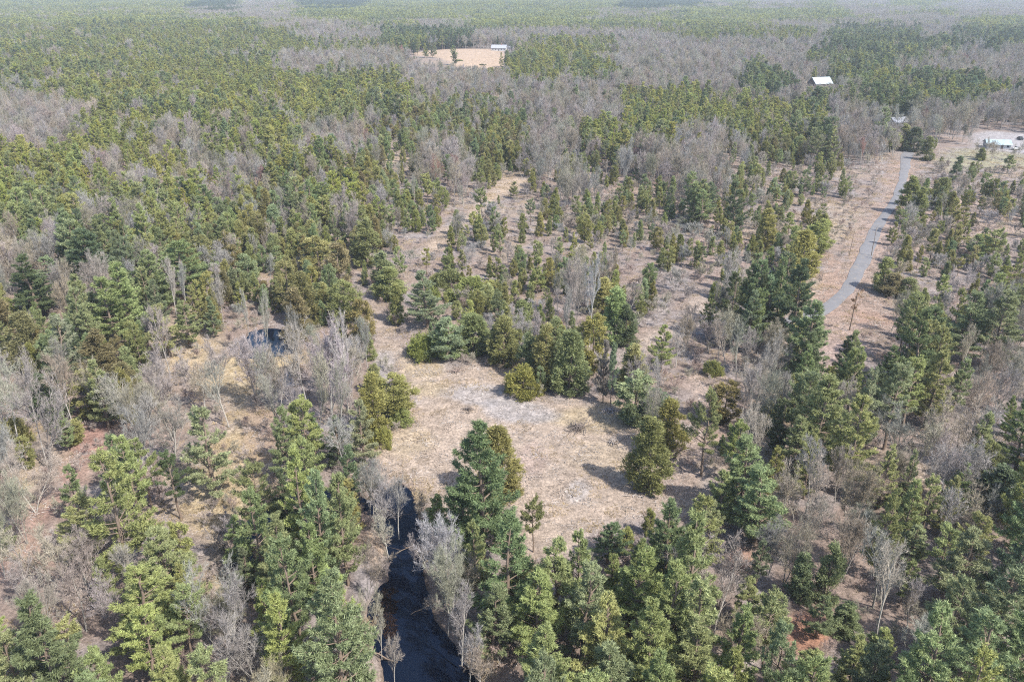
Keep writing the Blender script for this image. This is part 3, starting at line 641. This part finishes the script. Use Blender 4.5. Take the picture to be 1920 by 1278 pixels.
chosen = []; rest = []
for k in PROT:
    L = sorted([t for t in TREES if t['kind'] == k], key=lambda t: -(t['px'] if t['inview'] else 0))
    vis = [t for t in L if t['inview']][:CAP[k]]
    ids = set(id(t) for t in vis); chosen += vis; rest += [t for t in L if id(t) not in ids]
    print(k, len(L), len(vis))

# labels: look + where it stands among things one can find
LM = [('the small pond', 503, 645), ('the little pool', 540, 706), ('the straw bank', 500, 680), ('the tan mound', 365, 660), ('the stream head', 742, 920), ('the stream middle', 760, 1060), ('the red weed', 725, 1130), ('the stream mouth', 810, 1245),
      ('the hidden stream bend', 450, 1040), ('the tall clearing pine', 905, 900), ('the brush pile', 1085, 802), ('the clearing middle', 1000, 850), ('the clearing foot', 1060, 1010), ('the clearing top', 800, 690), ('the shadowed clearing edge', 1200, 890),
      ('the driveway end', 1540, 590), ('the driveway curve', 1600, 535), ('the driveway middle', 1640, 435), ('the driveway top', 1700, 300), ('the white roofed barn', 1536, 157), ('the hay field', 870, 115), ('the gravel yard', 1880, 265),
      ('the brown trail', 170, 820), ('the red soil patch', 1510, 1190), ('the yellow junipers', 890, 540), ('the cleared strip', 850, 430), ('the dark pine trio', 110, 560), ('the lone dark pine', 1370, 400), ('the orange turnaround', 1640, 595),
      ('the skid track', 1230, 640), ('the far brown opening', 1240, 370), ('the open slash ground', 1800, 420), ('the bottom pine thicket', 1150, 1200), ('the lower right pines', 1830, 1150), ('the pale bare grove', 620, 720), ('the left woods', 120, 330), ('the middle woods', 700, 330), ('the upper woods', 400, 200), ('the right bare woods', 1780, 850), ('the lower left corner', 60, 1230), ('the lower thicket', 420, 1230)]
TW = {'yg': 'yellow green', 'g': 'green', 'dg': 'dark green', 'bg': 'blue green', 'ol': 'olive', 'ob': 'olive brown', 'yy': 'yellowish', 'pale': 'pale green', 'gr': 'grey', 'pk': 'pinkish grey', 'wh': 'whitish', 'rd': 'reddish', 'gb': 'greenish grey', 'or': 'rusty', 'fy': 'light yellow green'}
KN = {'white_pine': 'pine', 'cedar_tree': 'cedar', 'bare_tree': 'bare tree', 'young_pine': 'young pine', 'sapling': 'bare sapling clump', 'juniper_shrub': 'juniper shrub'}
CATN = {'white_pine': 'pine tree', 'cedar_tree': 'cedar tree', 'bare_tree': 'bare tree', 'young_pine': 'young pine', 'sapling': 'sapling', 'juniper_shrub': 'shrub'}
SZW = {'white_pine': (11, 15.5), 'cedar_tree': (7, 10.5), 'bare_tree': (10, 13.5), 'young_pine': (7, 9.5), 'sapling': (3.6, 5.5), 'juniper_shrub': (2.2, 3.5)}
used = {}
for t in chosen:
    best = min(LM, key=lambda l: math.hypot(t['u']-l[1], (t['v']-l[2])*1.3))
    du, dv = t['u']-best[1], t['v']-best[2]; d = math.hypot(du, dv)
    a = (math.degrees(math.atan2(-dv, du))+360) % 360
    dirw = ['right of', 'up and right of', 'above', 'up and left of', 'left of', 'down and left of', 'below', 'down and right of'][int((a+22.5)//45) % 8]
    dist = 'touching' if d < 12 else 'just' if d < 35 else 'close' if d < 65 else 'further' if d < 110 else 'well' if d < 170 else 'far'
    if dist == 'touching': place = 'right beside '+best[0]
    else: place = dist+' '+dirw+' '+best[0]
    lo, hi = SZW[t['kind']]; sz = 'short' if t['h'] < lo else 'tall' if t['h'] > hi else 'medium'
    t['lab'] = (sz, TW[t['tone']], KN[t['kind']], place)
    used.setdefault(t['lab'], []).append(t)
CNT = {2: 'two', 3: 'three', 4: 'four', 5: 'five', 6: 'six', 7: 'seven', 8: 'eight', 9: 'nine'}
ORD = ['leftmost', 'second from left', 'third from left', 'fourth from left', 'fifth from left', 'sixth from left', 'seventh from left', 'eighth from left']
for lab, L in used.items():
    sz, tn, kn, place = lab
    if len(L) == 1: L[0]['label'] = f'{sz} {tn} {kn} {place}'; continue
    L.sort(key=lambda t: t['u']); n = len(L)
    for i, t in enumerate(L):
        if n == 2:
            a_, b_ = L
            w_ = ('left' if i == 0 else 'right') if abs(a_['u']-b_['u']) > 12 else (('upper' if t['v'] < L[1-i]['v'] else 'lower'))
            t['label'] = f'{sz} {tn} {kn} {place}, the {w_} one of two'
        else:
            wd = 'rightmost' if i == n-1 else ORD[min(i, 7)]
            t['label'] = f'{sz} {tn} {kn} {place}, {wd} of {CNT.get(n, "many")}'
GRP = {'white_pine': 'pines growing round the clearing', 'cedar_tree': 'olive cedars growing round the clearing', 'bare_tree': 'leafless trees in the woods', 'young_pine': 'thin young pines on the open ground', 'sapling': 'bare saplings and brush on the open ground', 'juniper_shrub': 'yellow green juniper shrubs in the clearing'}
BK = {'wh': M_BARKW}
first = {}
TINTB = {'bare_tree': 1, 'sapling': 1}
seen_l = {}
for t in chosen:
    if len(t['label'].split()) > 16: t['label'] = t['label'].replace(' of the ', ' of ').replace(', the ', ', ').replace(' one of two', ' of two')
    if len(t['label'].split()) > 16: t['label'] = t['label'].replace('the ', '')
    if len(t['label'].split()) > 16: t['label'] = t['label'].replace(' and ', ' ')
    if len(t['label'].split()) > 16: t['label'] = ' '.join(w_ for w_ in t['label'].split(' of many')[0].replace(' of three', '').replace(' of four', '').replace(' of five', '').split())
    if len(t['label'].split()) > 16: print('LONG', t['label'])
    seen_l[t['label']] = seen_l.get(t['label'], 0)+1
print('dup labels', sum(v for v in seen_l.values() if v > 1))
for t in chosen:
    k = t['kind']; tm, cm = PROT[k][t['var']]
    e = bpy.data.objects.new(k, None); COL.objects.link(e); e.empty_display_size = .5
    hs = t['h']/SZ[k][0]
    e.location = (t['x'], t['y'], t['z']); e.rotation_euler = (t['tilt'][0], t['tilt'][1], t['rot']); e.scale = (t['w']*t['sk'], t['w']/t['sk'], hs)
    e['label'] = t['label']; e['category'] = CATN[k]; e['group'] = GRP[k]
    for nm, me in (('trunk', tm), ('crown', cm)):
        o = bpy.data.objects.new(nm, me); COL.objects.link(o); o.parent = e; o['tint'] = [float(c) for c in t['tint']]
        if nm == 'trunk' and t['tone'] == 'wh':
            o.material_slots[0].link = 'OBJECT'; o.material_slots[0].material = M_BARKW

# masses
def mass(name, label, coll, P, idx, scl, rot, tint, nproto):
    n = len(P); me = bpy.data.meshes.new(name); me.vertices.add(n); me.vertices.foreach_set('co', np.asarray(P, np.float32).ravel())
    for an, ty, da, key in (('pidx', 'INT', idx, 'value'), ('psc', 'FLOAT_VECTOR', scl, 'vector'), ('prot', 'FLOAT_VECTOR', rot, 'vector'), ('ptint', 'FLOAT_VECTOR', tint, 'vector')):
        a = me.attributes.new(an, ty, 'POINT'); a.data.foreach_set(key, np.asarray(da, np.int32 if ty == 'INT' else np.float32).ravel())
    o = bpy.data.objects.new(name, me); COL.objects.link(o); o['kind'] = 'stuff'; o['label'] = label
    ng = bpy.data.node_groups.new(name, 'GeometryNodeTree')
    ng.interface.new_socket('Geometry', in_out='INPUT', socket_type='NodeSocketGeometry'); ng.interface.new_socket('Geometry', in_out='OUTPUT', socket_type='NodeSocketGeometry')
    A = lambda t: ng.nodes.new(t); L = ng.links.new
    gi, go = A('NodeGroupInput'), A('NodeGroupOutput'); ip = A('GeometryNodeInstanceOnPoints'); ci = A('GeometryNodeCollectionInfo')
    ci.inputs['Collection'].default_value = coll; ci.inputs['Separate Children'].default_value = True; ci.inputs['Reset Children'].default_value = True
    def na(nm, dt):
        q = A('GeometryNodeInputNamedAttribute'); q.data_type = dt; q.inputs[0].default_value = nm; return q.outputs[0]
    L(gi.outputs[0], ip.inputs['Points']); L(ci.outputs[0], ip.inputs['Instance']); ip.inputs['Pick Instance'].default_value = True
    L(na('pidx', 'INT'), ip.inputs['Instance Index'])
    er = A('FunctionNodeEulerToRotation'); L(na('prot', 'FLOAT_VECTOR'), er.inputs[0]); L(er.outputs[0], ip.inputs['Rotation']); L(na('psc', 'FLOAT_VECTOR'), ip.inputs['Scale'])
    st = A('GeometryNodeStoreNamedAttribute'); st.data_type = 'FLOAT_VECTOR'; st.domain = 'INSTANCE'; st.inputs['Name'].default_value = 'tint'
    L(ip.outputs[0], st.inputs['Geometry']); L(na('ptint', 'FLOAT_VECTOR'), st.inputs['Value']); L(st.outputs[0], go.inputs[0])
    md = o.modifiers.new('scatter', 'NODES'); md.node_group = ng
    return o
def mass_of(name, label, kind, L):
    if not L: return
    mass(name, label, PCOL[kind], [(t['x'], t['y'], t['z']) for t in L], [t['var'] for t in L], [(t['w']*t['sk'], t['w']/t['sk'], t['h']/SZ[kind][0]) for t in L],
         [(t['tilt'][0], t['tilt'][1], t['rot']) for t in L], [t['tint'] for t in L], len(PROT[kind]))
MN = {'white_pine': ('pine_woods', 'yellow green pine woods filling the distance'), 'cedar_tree': ('cedar_woods', 'olive cedar thickets in the distance'), 'bare_tree': ('leafless_woods', 'grey leafless woods spreading to the horizon'),
      'young_pine': ('young_pine_woods', 'distant thin young pines'), 'sapling': ('brush_undergrowth', 'pale bare brush on open ground'), 'juniper_shrub': ('shrubbery', 'low juniper shrubbery')}
for k in PROT: mass_of(MN[k][0], MN[k][1], k, [t for t in rest if t['kind'] == k])

# far woods: patches of simpler trees beyond 1.4 km
def patch(seed, kind):
    r = np.random.default_rng(seed); V = []; F = []; S = []; n = 0
    for k in range(17):
        if kind == 'pine': t, g = make_pine(seed*100+k, 15, 3.6, .25, 1.3, .45, lowpoly=True)
        else:
            t, g = make_bare(seed*100+k, 13, 1, .6, .35)
        parts = [g.arr()] if kind == 'pine' else [g.arr(), t.arr()]
        a = r.uniform(0, 6.28); s = r.uniform(.8, 1.2); off = np.array([(k % 4-1.5)*7.4+r.uniform(-2.5, 2.5), (k//4-1.75)*7.4+r.uniform(-2.5, 2.5), 0])
        ca, sa = math.cos(a), math.sin(a)
        dsh = r.uniform(-.25, .25)
        for v_, f_, s_ in parts:
            v_ = v_@np.array([[ca, sa, 0], [-sa, ca, 0], [0, 0, 1]])*s+off
            V.append(v_); F.append(f_+n); S.append(np.clip(s_+dsh, 0, 1)); n += len(v_)
    return np.concatenate(V), np.concatenate(F), np.concatenate(S)
FP = bpy.data.collections.new('mass_far')
for i in range(3):
    V, F, S = patch(71+i, 'pine'); FP.objects.link(bpy.data.objects.new('far_a_%d' % i, mesh_np('far_pine_patch', V, F, [M_NEEDLE], shade=S)))
for i in range(2):
    V, F, S = patch(81+i, 'bare'); FP.objects.link(bpy.data.objects.new('far_b_%d' % i, mesh_np('far_bare_patch', V, F, [M_TWIG], shade=S)))
C = candidates(1400, 4600, 27, .3, .70, 30); x, y = C.T; z = hgt(x, y); u, v, _ = proj(x, y, z+10)
nu = (fbm(x/160, y/160, 2)-.5)*60; nv = (fbm(x/160+50, y/160, 2)-.5)*24
P_, I_, S_, R_, T_ = [], [], [], [], []
for i in range(len(x)):
    ch = mapchar(u[i]+nu[i], v[i]+nv[i]); pn = {'P': .92, 'D': 1, 'G': 1, 'p': .6, 'b': .08, 'm': .25}.get(ch, .5)
    pine = rng.random() < pn
    P_.append((x[i], y[i], z[i])); I_.append(int(rng.integers(0, 3)) if pine else 3+int(rng.integers(0, 2)))
    s = rng.uniform(.95, 1.2); S_.append((s, s, s)); R_.append((0, 0, rng.uniform(0, 6.28)))
    tn = (['fy', 'yg', 'g', 'fy'][rng.integers(0, 4)] if ch != 'D' else 'dg') if pine else ['gr', 'pk', 'pk', 'gb'][rng.integers(0, 4)]
    T_.append(tuple(np.array(TN[tn])*rng.uniform(.85, 1.15)))
mass('far_woods', 'hazy far woods of pine and leafless trees up to the horizon', FP, P_, I_, S_, R_, T_, 5)
print('far patches', len(P_))

# ------------------------------------------------------------------ ground litter: slash sticks, tufts of dry grass
LT = bpy.data.collections.new('mass_litter')
def litter_patch(seed, sticks, tuf):
    r = np.random.default_rng(seed); g = Geo(); g.r = r
    for k in range(sticks):
        p = np.array([*r.uniform(-2, 2, 2), r.uniform(.02, .15)]); a = r.uniform(0, 6.28); L = r.uniform(.3, 1.3)
        d = np.array([math.cos(a), math.sin(a), r.uniform(-.05, .12)]); g.tube([p, p+d*L*.5+r.normal(size=3)*.05, p+d*L], [.05, .035, .012], 3, r.random())
    C = np.column_stack([r.uniform(-2, 2, (tuf, 2)), np.full(tuf, .02)])
    if tuf: tufts(g, C, np.zeros((tuf, 3)), 7, .42, .05, r, 1.0)
    return g.arr()
for i, (a, b) in enumerate(((26, 0), (16, 30), (0, 90), (4, 70))):
    V, F, S = litter_patch(90+i, a, b); LT.objects.link(bpy.data.objects.new('litter_%d' % i, mesh_np('litter_patch', V, F, [M_TWIG], shade=S)))
C = candidates(60, 420, 2.8, .5, .74, 6); x, y = C.T; z = hgt(x, y); u, v, _ = proj(x, y, z)
ok = np.ones(len(x), bool)
for P, m_ in ((STREAM, 1.2), (BEND, 1.2), (POND, .5), (POOL, .5), (ROAD, -.35)): ok &= sdist(x, y, P) > m_
opn = np.zeros(len(x), bool); cl = np.zeros(len(x), bool)
for P in (CLEAR, TRACK, TRACK2, TRACK3, SHOULDER): cl |= inpoly(x, y, P)
gr = inpoly(x, y, GRASSY)
ch = [mapchar(a, b) for a, b in zip(u, v)]
P_, I_, S_, R_, T_ = [], [], [], [], []
gn = fbm(x/9, y/9, 3)
for i in range(len(x)):
    if not ok[i]: continue
    c = ch[i]
    if cl[i]: d, wts = .95, (.5, .28, .04, .18)
    elif gr[i]: d, wts = 1, (.0, .08, .5, .42)
    elif c in 'st.y': d, wts = .85, (.4, .35, .1, .15)
    else: d, wts = .35, (.3, .3, .2, .2)
    if rng.random() > d*(.6+.8*gn[i]): continue
    j = int(rng.choice(4, p=np.array(wts)/sum(wts)))
    P_.append((x[i], y[i], z[i]-.03)); I_.append(j); s = rng.uniform(.5, 1.1); S_.append((s, s, s*rng.uniform(.7, 1.2))); R_.append((0, 0, rng.uniform(0, 6.28)))
    if j < 2: tn = np.array([(.40, .36, .33), (.36, .32, .29), (.27, .22, .18)][rng.integers(0, 3)])
    else: tn = np.array([(.38, .30, .18), (.33, .26, .16), (.30, .24, .17)][rng.integers(0, 3)])
    T_.append(tuple(tn*rng.uniform(.8, 1.15)))
mass('slash_litter', 'fallen sticks, slash and dry grass lying on the open ground', LT, P_, I_, S_, R_, T_, 4)
print('litter', len(P_))
# low brush under the trees
C = candidates(55, 380, 4.2, .5, .74, 6); x, y = C.T; z = hgt(x, y); u, v, _ = proj(x, y, z)
ok = np.ones(len(x), bool)
for P in (STREAM, BEND, POND, POOL, ROAD, CLEAR, TRACK, SHOULDER, YARD, LAWN, TRACK2): ok &= sdist(x, y, P) > .3
P_, I_, S_, R_, T_ = [], [], [], [], []
for i in range(len(x)):
    if not ok[i] or rng.random() > (.5 if v[i] < 800 else .75): continue
    P_.append((x[i], y[i], z[i])); I_.append(int(rng.integers(0, 3))); s = rng.uniform(.22, .5); S_.append((s*1.2, s*1.2, s)); R_.append((0, 0, rng.uniform(0, 6.28)))
    T_.append(tuple(np.array([(.33, .28, .25), (.30, .23, .20), (.28, .26, .20)][rng.integers(0, 3)])*rng.uniform(.8, 1.2)))
for P, m_ in ((STREAM, 70), (BEND, 60), (POND, 18)):
    n_ = len(P)
    for q in range(m_):
        i = rng.integers(0, n_); a_ = P[i]+(P[(i+1) % n_]-P[i])*rng.random(); a_ = a_+rng.normal(size=2)*.7
        if sdist(a_[:1], a_[1:], P)[0] < .2 or a_[1] < 50: continue
        P_.append((a_[0], a_[1], hg(*a_)-.1)); I_.append(int(rng.integers(0, 3))); s = rng.uniform(.18, .5); S_.append((s*1.3, s*1.3, s)); R_.append((rng.normal()*.2, rng.normal()*.2, rng.uniform(0, 6.28)))
        T_.append(tuple(np.array([(.30, .26, .22), (.34, .27, .18), (.24, .21, .17)][rng.integers(0, 3)])*rng.uniform(.8, 1.2)))
mass('low_undergrowth', 'low twiggy undergrowth between the trees', PCOL['sapling'], P_, I_, S_, R_, T_, 3)

# ------------------------------------------------------------------ buildings, poles, piles
def thing(name, label, cat, loc, rz=0, group=None):
    o = bpy.data.objects.new(name, None); COL.objects.link(o); o.location = loc; o.rotation_euler = (0, 0, rz); o['label'] = label; o['category'] = cat
    if group: o['group'] = group
    return o
def part(name, V, F, mat, parent):
    me = bpy.data.meshes.new(name); me.from_pydata([tuple(map(float, v)) for v in V], [], F); me.materials.append(mat); me.update()
    o = bpy.data.objects.new(name, me); COL.objects.link(o); o.parent = parent; return o
def box(x0, x1, y0, y1, z0, z1):
    V = [(x0, y0, z0), (x1, y0, z0), (x1, y1, z0), (x0, y1, z0), (x0, y0, z1), (x1, y0, z1), (x1, y1, z1), (x0, y1, z1)]
    return V, [(0, 3, 2, 1), (4, 5, 6, 7), (0, 1, 5, 4), (1, 2, 6, 5), (2, 3, 7, 6), (3, 0, 4, 7)]
M_WALLW = simple('white_clapboard', (.38, .38, .38), .7, 3, .12); M_WALLD = simple('dark_wood', (.12, .10, .085), .85, 3, .3); M_ROOFG = simple('grey_shingle', (.26, .27, .31), .85, 1.5, .2)
M_ROOFW = simple('pale_metal_roof', (.32, .37, .39), .6, .6, .25); M_GLASS = simple('dark_window', (.03, .035, .04), .15, 2, .2); M_TEAL = simple('faded_teal_roof', (.27, .34, .37), .5, .8, .45)
M_PAINTW = simple('white_paint', (.5, .5, .5), .35, 4, .05); M_PAINTD = simple('dark_paint', (.04, .045, .05), .3, 4, .1); M_TYRE = simple('tyre_rubber', (.02, .02, .02), .9, 8, .2); M_BRICK = simple('chimney_brick', (.3, .14, .10), .9, 8, .3)
def house(name, label, u, v, L, W, hw, hr, rz, wall, roofm, wins=3, cat='house', chim=False, door=True):
    x, y = ground(u, v); z = hg(x, y)
    for _ in range(3): x, y = ground(u, v, z); z = hg(x, y)
    e = thing(name, label, cat, (x, y, z-.2), rz)
    a, b = L/2, W/2
    V = [(-a, -b, 0), (a, -b, 0), (a, b, 0), (-a, b, 0), (-a, -b, hw), (a, -b, hw), (a, b, hw), (-a, b, hw), (-a, 0, hw+hr-.12), (a, 0, hw+hr-.12)]
    part('wall', V, [(0, 1, 5, 4), (2, 3, 7, 6), (1, 2, 6, 9, 5), (3, 0, 4, 8, 7)], wall, e)
    o = .6; s = hr/b; zo = hw-o*s; t = .15
    V = [(-a-o, -b-o, zo), (a+o, -b-o, zo), (a+o, 0, hw+hr), (-a-o, 0, hw+hr), (a+o, b+o, zo), (-a-o, b+o, zo)]; V += [(p[0], p[1], p[2]+t) for p in V]
    r_ = part('roof', V, [(3, 2, 1, 0), (5, 4, 2, 3), (6, 7, 8, 9), (9, 8, 10, 11), (0, 1, 7, 6), (4, 5, 11, 10), (1, 2, 8, 7), (2, 4, 10, 8), (0, 6, 9, 3), (3, 9, 11, 5)], roofm, e)
    if chim: part('chimney', *box(a*.3-.4, a*.3+.4, -.4, .4, hw+hr-.8, hw+hr+1.3), M_BRICK, r_)
    for i in range(wins):
        cx = -a+(i+.5)*L/wins
        if door and i == wins//2:
            d = part('door', *box(cx-.5, cx+.5, -b-.06, -b-.003, .25, 2.4), M_WALLD, e); continue
        fr = part('window', *box(cx-.75, cx+.75, -b-.05, -b-.003, hw*.4, hw*.4+1.3), M_PAINTW, e)
        part('pane', *box(cx-.6, cx+.6, -b-.075, -b-.054, hw*.4+.12, hw*.4+1.18), M_GLASS, fr)
    return e
house('farmhouse', 'white house with grey roof at the top of the hay field', 936, 96, 17, 9, 3.8, 3.0, R(-8), M_WALLW, M_ROOFG, 5, chim=True)
house('garage', 'small white outbuilding right of the hay field house', 957, 93, 7, 7, 3, 2, R(-8), M_WALLW, M_ROOFG, 3, 'outbuilding')
house('barn', 'dark barn with a bright pale metal roof among bare woods', 1536, 167, 15, 11, 5.0, 4.2, R(16), M_WALLD, M_ROOFW, 4, 'barn')
house('cabin', 'small pale roofed cabin half hidden behind trees above the driveway', 1682, 236, 9, 8, 3, 2.2, R(12), M_WALLW, M_ROOFG, 3)
house('workshop', 'low building with faded teal roof and white end on the gravel yard', 1868, 277, 11, 8, 2.6, 1.7, R(-14), M_WALLW, M_TEAL, 4, 'workshop')
house('distant_house', 'tiny pale house in the far woods near the top', 405, 40, 18, 10, 5, 4, R(10), M_WALLW, M_ROOFW, 4)
def carthing(label, u, v, rz, body, bed=False):
    x, y = ground(u, v); z = hg(x, y); e = thing('parked_car', label, 'car', (x, y, z+.05), rz, 'vehicles on the gravel yard')
    prof = [(-2.3, .35), (-2.3, .95), (-2.1, 1.05), (-1.2, 1.1), (-.7, 1.2), (2.2, 1.05), (2.3, .8), (2.3, .35)] if not bed else [(-2.6, .45), (-2.6, 1.2), (-.6, 1.2), (.9, 1.2), (1.4, 1.2), (2.5, 1.1), (2.6, .45)]
    n = len(prof); V = [(p[0], s*.92, p[1]) for s in (-1, 1) for p in prof]
    part('body', V, [tuple(range(n)), tuple(range(2*n-1, n-1, -1))]+[(i, i+n, (i+1) % n+n, (i+1) % n) for i in range(n)], body, e)
    x0, x1 = (-1.7, 1.2) if not bed else (-.7, 1.1); V = [(x0, -.85, 1.13), (x1, -.85, 1.13), (x1, .85, 1.13), (x0, .85, 1.13), (x0+.35, -.7, 1.65), (x1-.6, -.7, 1.65), (x1-.6, .7, 1.65), (x0+.35, .7, 1.65)]
    part('cabin_glass', V, box(0, 1, 0, 1, 0, 1)[1], M_GLASS, e); part('roof', *box(x0+.38, x1-.63, -.68, .68, 1.652, 1.70), body, e)
    for sx in (-1.45, 1.45):
        for sy in (-.9, .9):
            g = Geo(); g.tube([(sx, sy-.1, .33), (sx, sy+.1, .33)], [.34, .34], 12)
            V, F, _ = g.arr(); V = np.vstack([V, [(sx, sy-.1, .33)], [(sx, sy+.1, .33)]]); m = len(V)
            F = [tuple(f) for f in F.tolist()]+[(i, (i+1) % 12, m-2) for i in range(12)]+[(12+i, 12+(i+1) % 12, m-1) for i in range(12)]
            part('wheel', V, F, M_TYRE, e)
carthing('white pickup parked by the white end of the workshop', 1905, 282, R(20), M_PAINTW, True)
carthing('dark car parked at the far edge of the gravel yard', 1912, 262, R(80), M_PAINTD)

def log(u0, v0, u1, v1, label, rad=.13):
    a = ground(u0, v0, -.9); b = ground(u1, v1, -.3); g = Geo(); P = np.linspace((*a, -1.0), (*b, -.1), 6); P[1:-1] += rng.normal(size=(4, 3))*.08
    g.tube(P, np.linspace(rad*.5, rad, 6), 6); g.r = np.random.default_rng(int(u0))
    for k in range(7):
        i = g.r.integers(0, 5); d = g.r.normal(size=3)*np.array([1, 1, .5])+np.array([0, 0, .4]); g.tube([P[i], P[i]+d*.6, P[i]+d*1.1], [.04, .025, .01], 3)
    V, F, S = g.arr(); o = bpy.data.objects.new('fallen_log', mesh_np('fallen_log', V, F, [M_BARK], shade=S)); COL.objects.link(o); o['label'] = label; o['category'] = 'log'; o['group'] = 'dead wood fallen into the stream'
log(752, 968, 712, 950, 'pale fallen log lying in the stream head'); log(745, 1035, 795, 1015, 'fallen log across the stream middle from its right bank', .1)
log(770, 1150, 815, 1130, 'fallen branchy log in the water right of the red weed', .1); log(745, 1240, 700, 1225, 'fallen log from the left bank at the stream mouth', .12)
# thin bare poles and a rusty topped dead pine by the driveway
def snag(u, v, vt, label, tuft=None, lean=(0, 0), rad=.14):
    x, y = ground(u, v); z = hg(x, y); h = solve_h(x, y, z, vt); e = thing('dead_trunk', label, 'dead tree', (x, y, z), 0, 'thin standing dead trunks')
    r = np.random.default_rng(int(u)); g = Geo(); P = np.array([(lean[0]*s*h, lean[1]*s*h, s*h) for s in np.linspace(-.02, 1, 7)]); P[1:-1, :2] += r.normal(size=(5, 2))*.05
    g.tube(P, np.linspace(rad, rad*.4, 7), 6); V, F, S = g.arr(); o = bpy.data.objects.new('trunk', mesh_np('trunk', V, F, [M_BARK], shade=S)); COL.objects.link(o); o.parent = e
    g = Geo(); g.r = r
    for k in range(16):
        s = r.uniform(.55, .99); a = r.uniform(0, 6.28); L = r.uniform(.5, 1.5); p = np.array([lean[0]*s*h, lean[1]*s*h, s*h]); d = np.array([math.cos(a), math.sin(a), r.uniform(0, .5)])
        g.tube([p, p+d*L*.5, p+d*L+np.array([0, 0, .1])], [.035, .025, .01], 3)
        if tuft: tufts(g, p+np.outer(r.uniform(.4, 1, 24), d*L)+r.normal(size=(24, 3))*.15, np.repeat(d[None], 24, 0), 3, .35, .06, r)
    V, F, S = g.arr(); o = bpy.data.objects.new('crown', mesh_np('crown', V, F, [M_TWIG], shade=S)); COL.objects.link(o); o.parent = e; o['tint'] = list(tuft or (.3, .26, .22))
snag(1593, 618, 548, 'thin dead pine with rusty brown top on the orange turnaround', (.20, .12, .06), (.03, 0), .17)
snag(1592, 482, 428, 'thin bare pole beside the driveway middle on its left side', None, (.03, 0), .12)
snag(1633, 482, 424, 'thin bare pole standing at the right edge of the driveway', None, (.01, 0), .13)
snag(1356, 444, 395, 'thin dark trunk below the lone dark pine', None, (.05, 0), .16)
snag(865, 690, 655, 'short thin dead stem in the clearing top', None, (.1, 0), .06)

def pile(name, label, u, v, R_, hh, n, seed, tn=(.15, .125, .11), cat='brush pile'):
    x, y = ground(u, v); z = hg(x, y); r = np.random.default_rng(seed); g = Geo(); g.r = r
    for k in range(n):
        a = r.uniform(0, 6.28); rd = abs(r.normal())*R_*.45; p = np.array([math.cos(a)*rd, math.sin(a)*rd, max(.05, hh*(1-rd/R_)*r.random())]); b = r.uniform(0, 6.28); L = r.uniform(.6, 1.3)*R_
        d = np.array([math.cos(b), math.sin(b), r.uniform(-.2, .45)]); g.tube([p-d*L*.5, p+r.normal(size=3)*.08, p+d*L*.5], [.07, .05, .015], 4, r.random())
        g.blades(np.repeat((p+d*L*.3)[None], 4, 0), r.normal(size=(4, 3))+d, r.uniform(.3, .8, 4), np.full(4, .04), r.random(4))
    V, F, S = g.arr(); o = bpy.data.objects.new(name, mesh_np(name, V, F, [M_TWIG], shade=S)); COL.objects.link(o); o.location = (x, y, z+.1)
    o['label'] = label; o['category'] = cat; o['tint'] = list(tn); o['group'] = 'piles of cut branches in the clearing'
pile('brush_pile', 'dark tangled brush pile on straw grass at the clearing middle right', 1083, 803, 2.6, 1.3, 60, 1)
pile('brush_pile', 'small dark brush pile on grey slash in the upper clearing', 877, 766, 1.5, .6, 26, 2)
pile('brush_pile', 'low brush pile left of the shaded cedar foot in the clearing', 1150, 830, 2.0, .7, 34, 3, (.24, .21, .19))
pile('brush_pile', 'twiggy pile at the clearing edge beneath tall thin pines', 1143, 772, 2.2, .8, 34, 4, (.34, .30, .29))
pile('brush_pile', 'low pile of dark branches along the clearing top', 856, 696, 1.8, .5, 26, 6, (.26, .2, .17))

# ------------------------------------------------------------------ haze
def haze():
    V, F = box(-9500, 9500, -400, 9600, -60, 130)
    me = bpy.data.meshes.new('haze'); me.from_pydata(V, [], F)
    m = bpy.data.materials.new('haze'); m.use_nodes = True; nt = m.node_tree; nt.nodes.clear()
    o_ = nt.nodes.new('ShaderNodeOutputMaterial'); pv = nt.nodes.new('ShaderNodeVolumePrincipled')
    pv.inputs['Color'].default_value = (.80, .89, 1.0, 1); pv.inputs['Density'].default_value = .00014; pv.inputs['Anisotropy'].default_value = .2
    nt.links.new(pv.outputs[0], o_.inputs['Volume']); me.materials.append(m)
    o = bpy.data.objects.new('haze', me); COL.objects.link(o); o['kind'] = 'stuff'; o['label'] = 'pale blue haze over the woods'
haze()
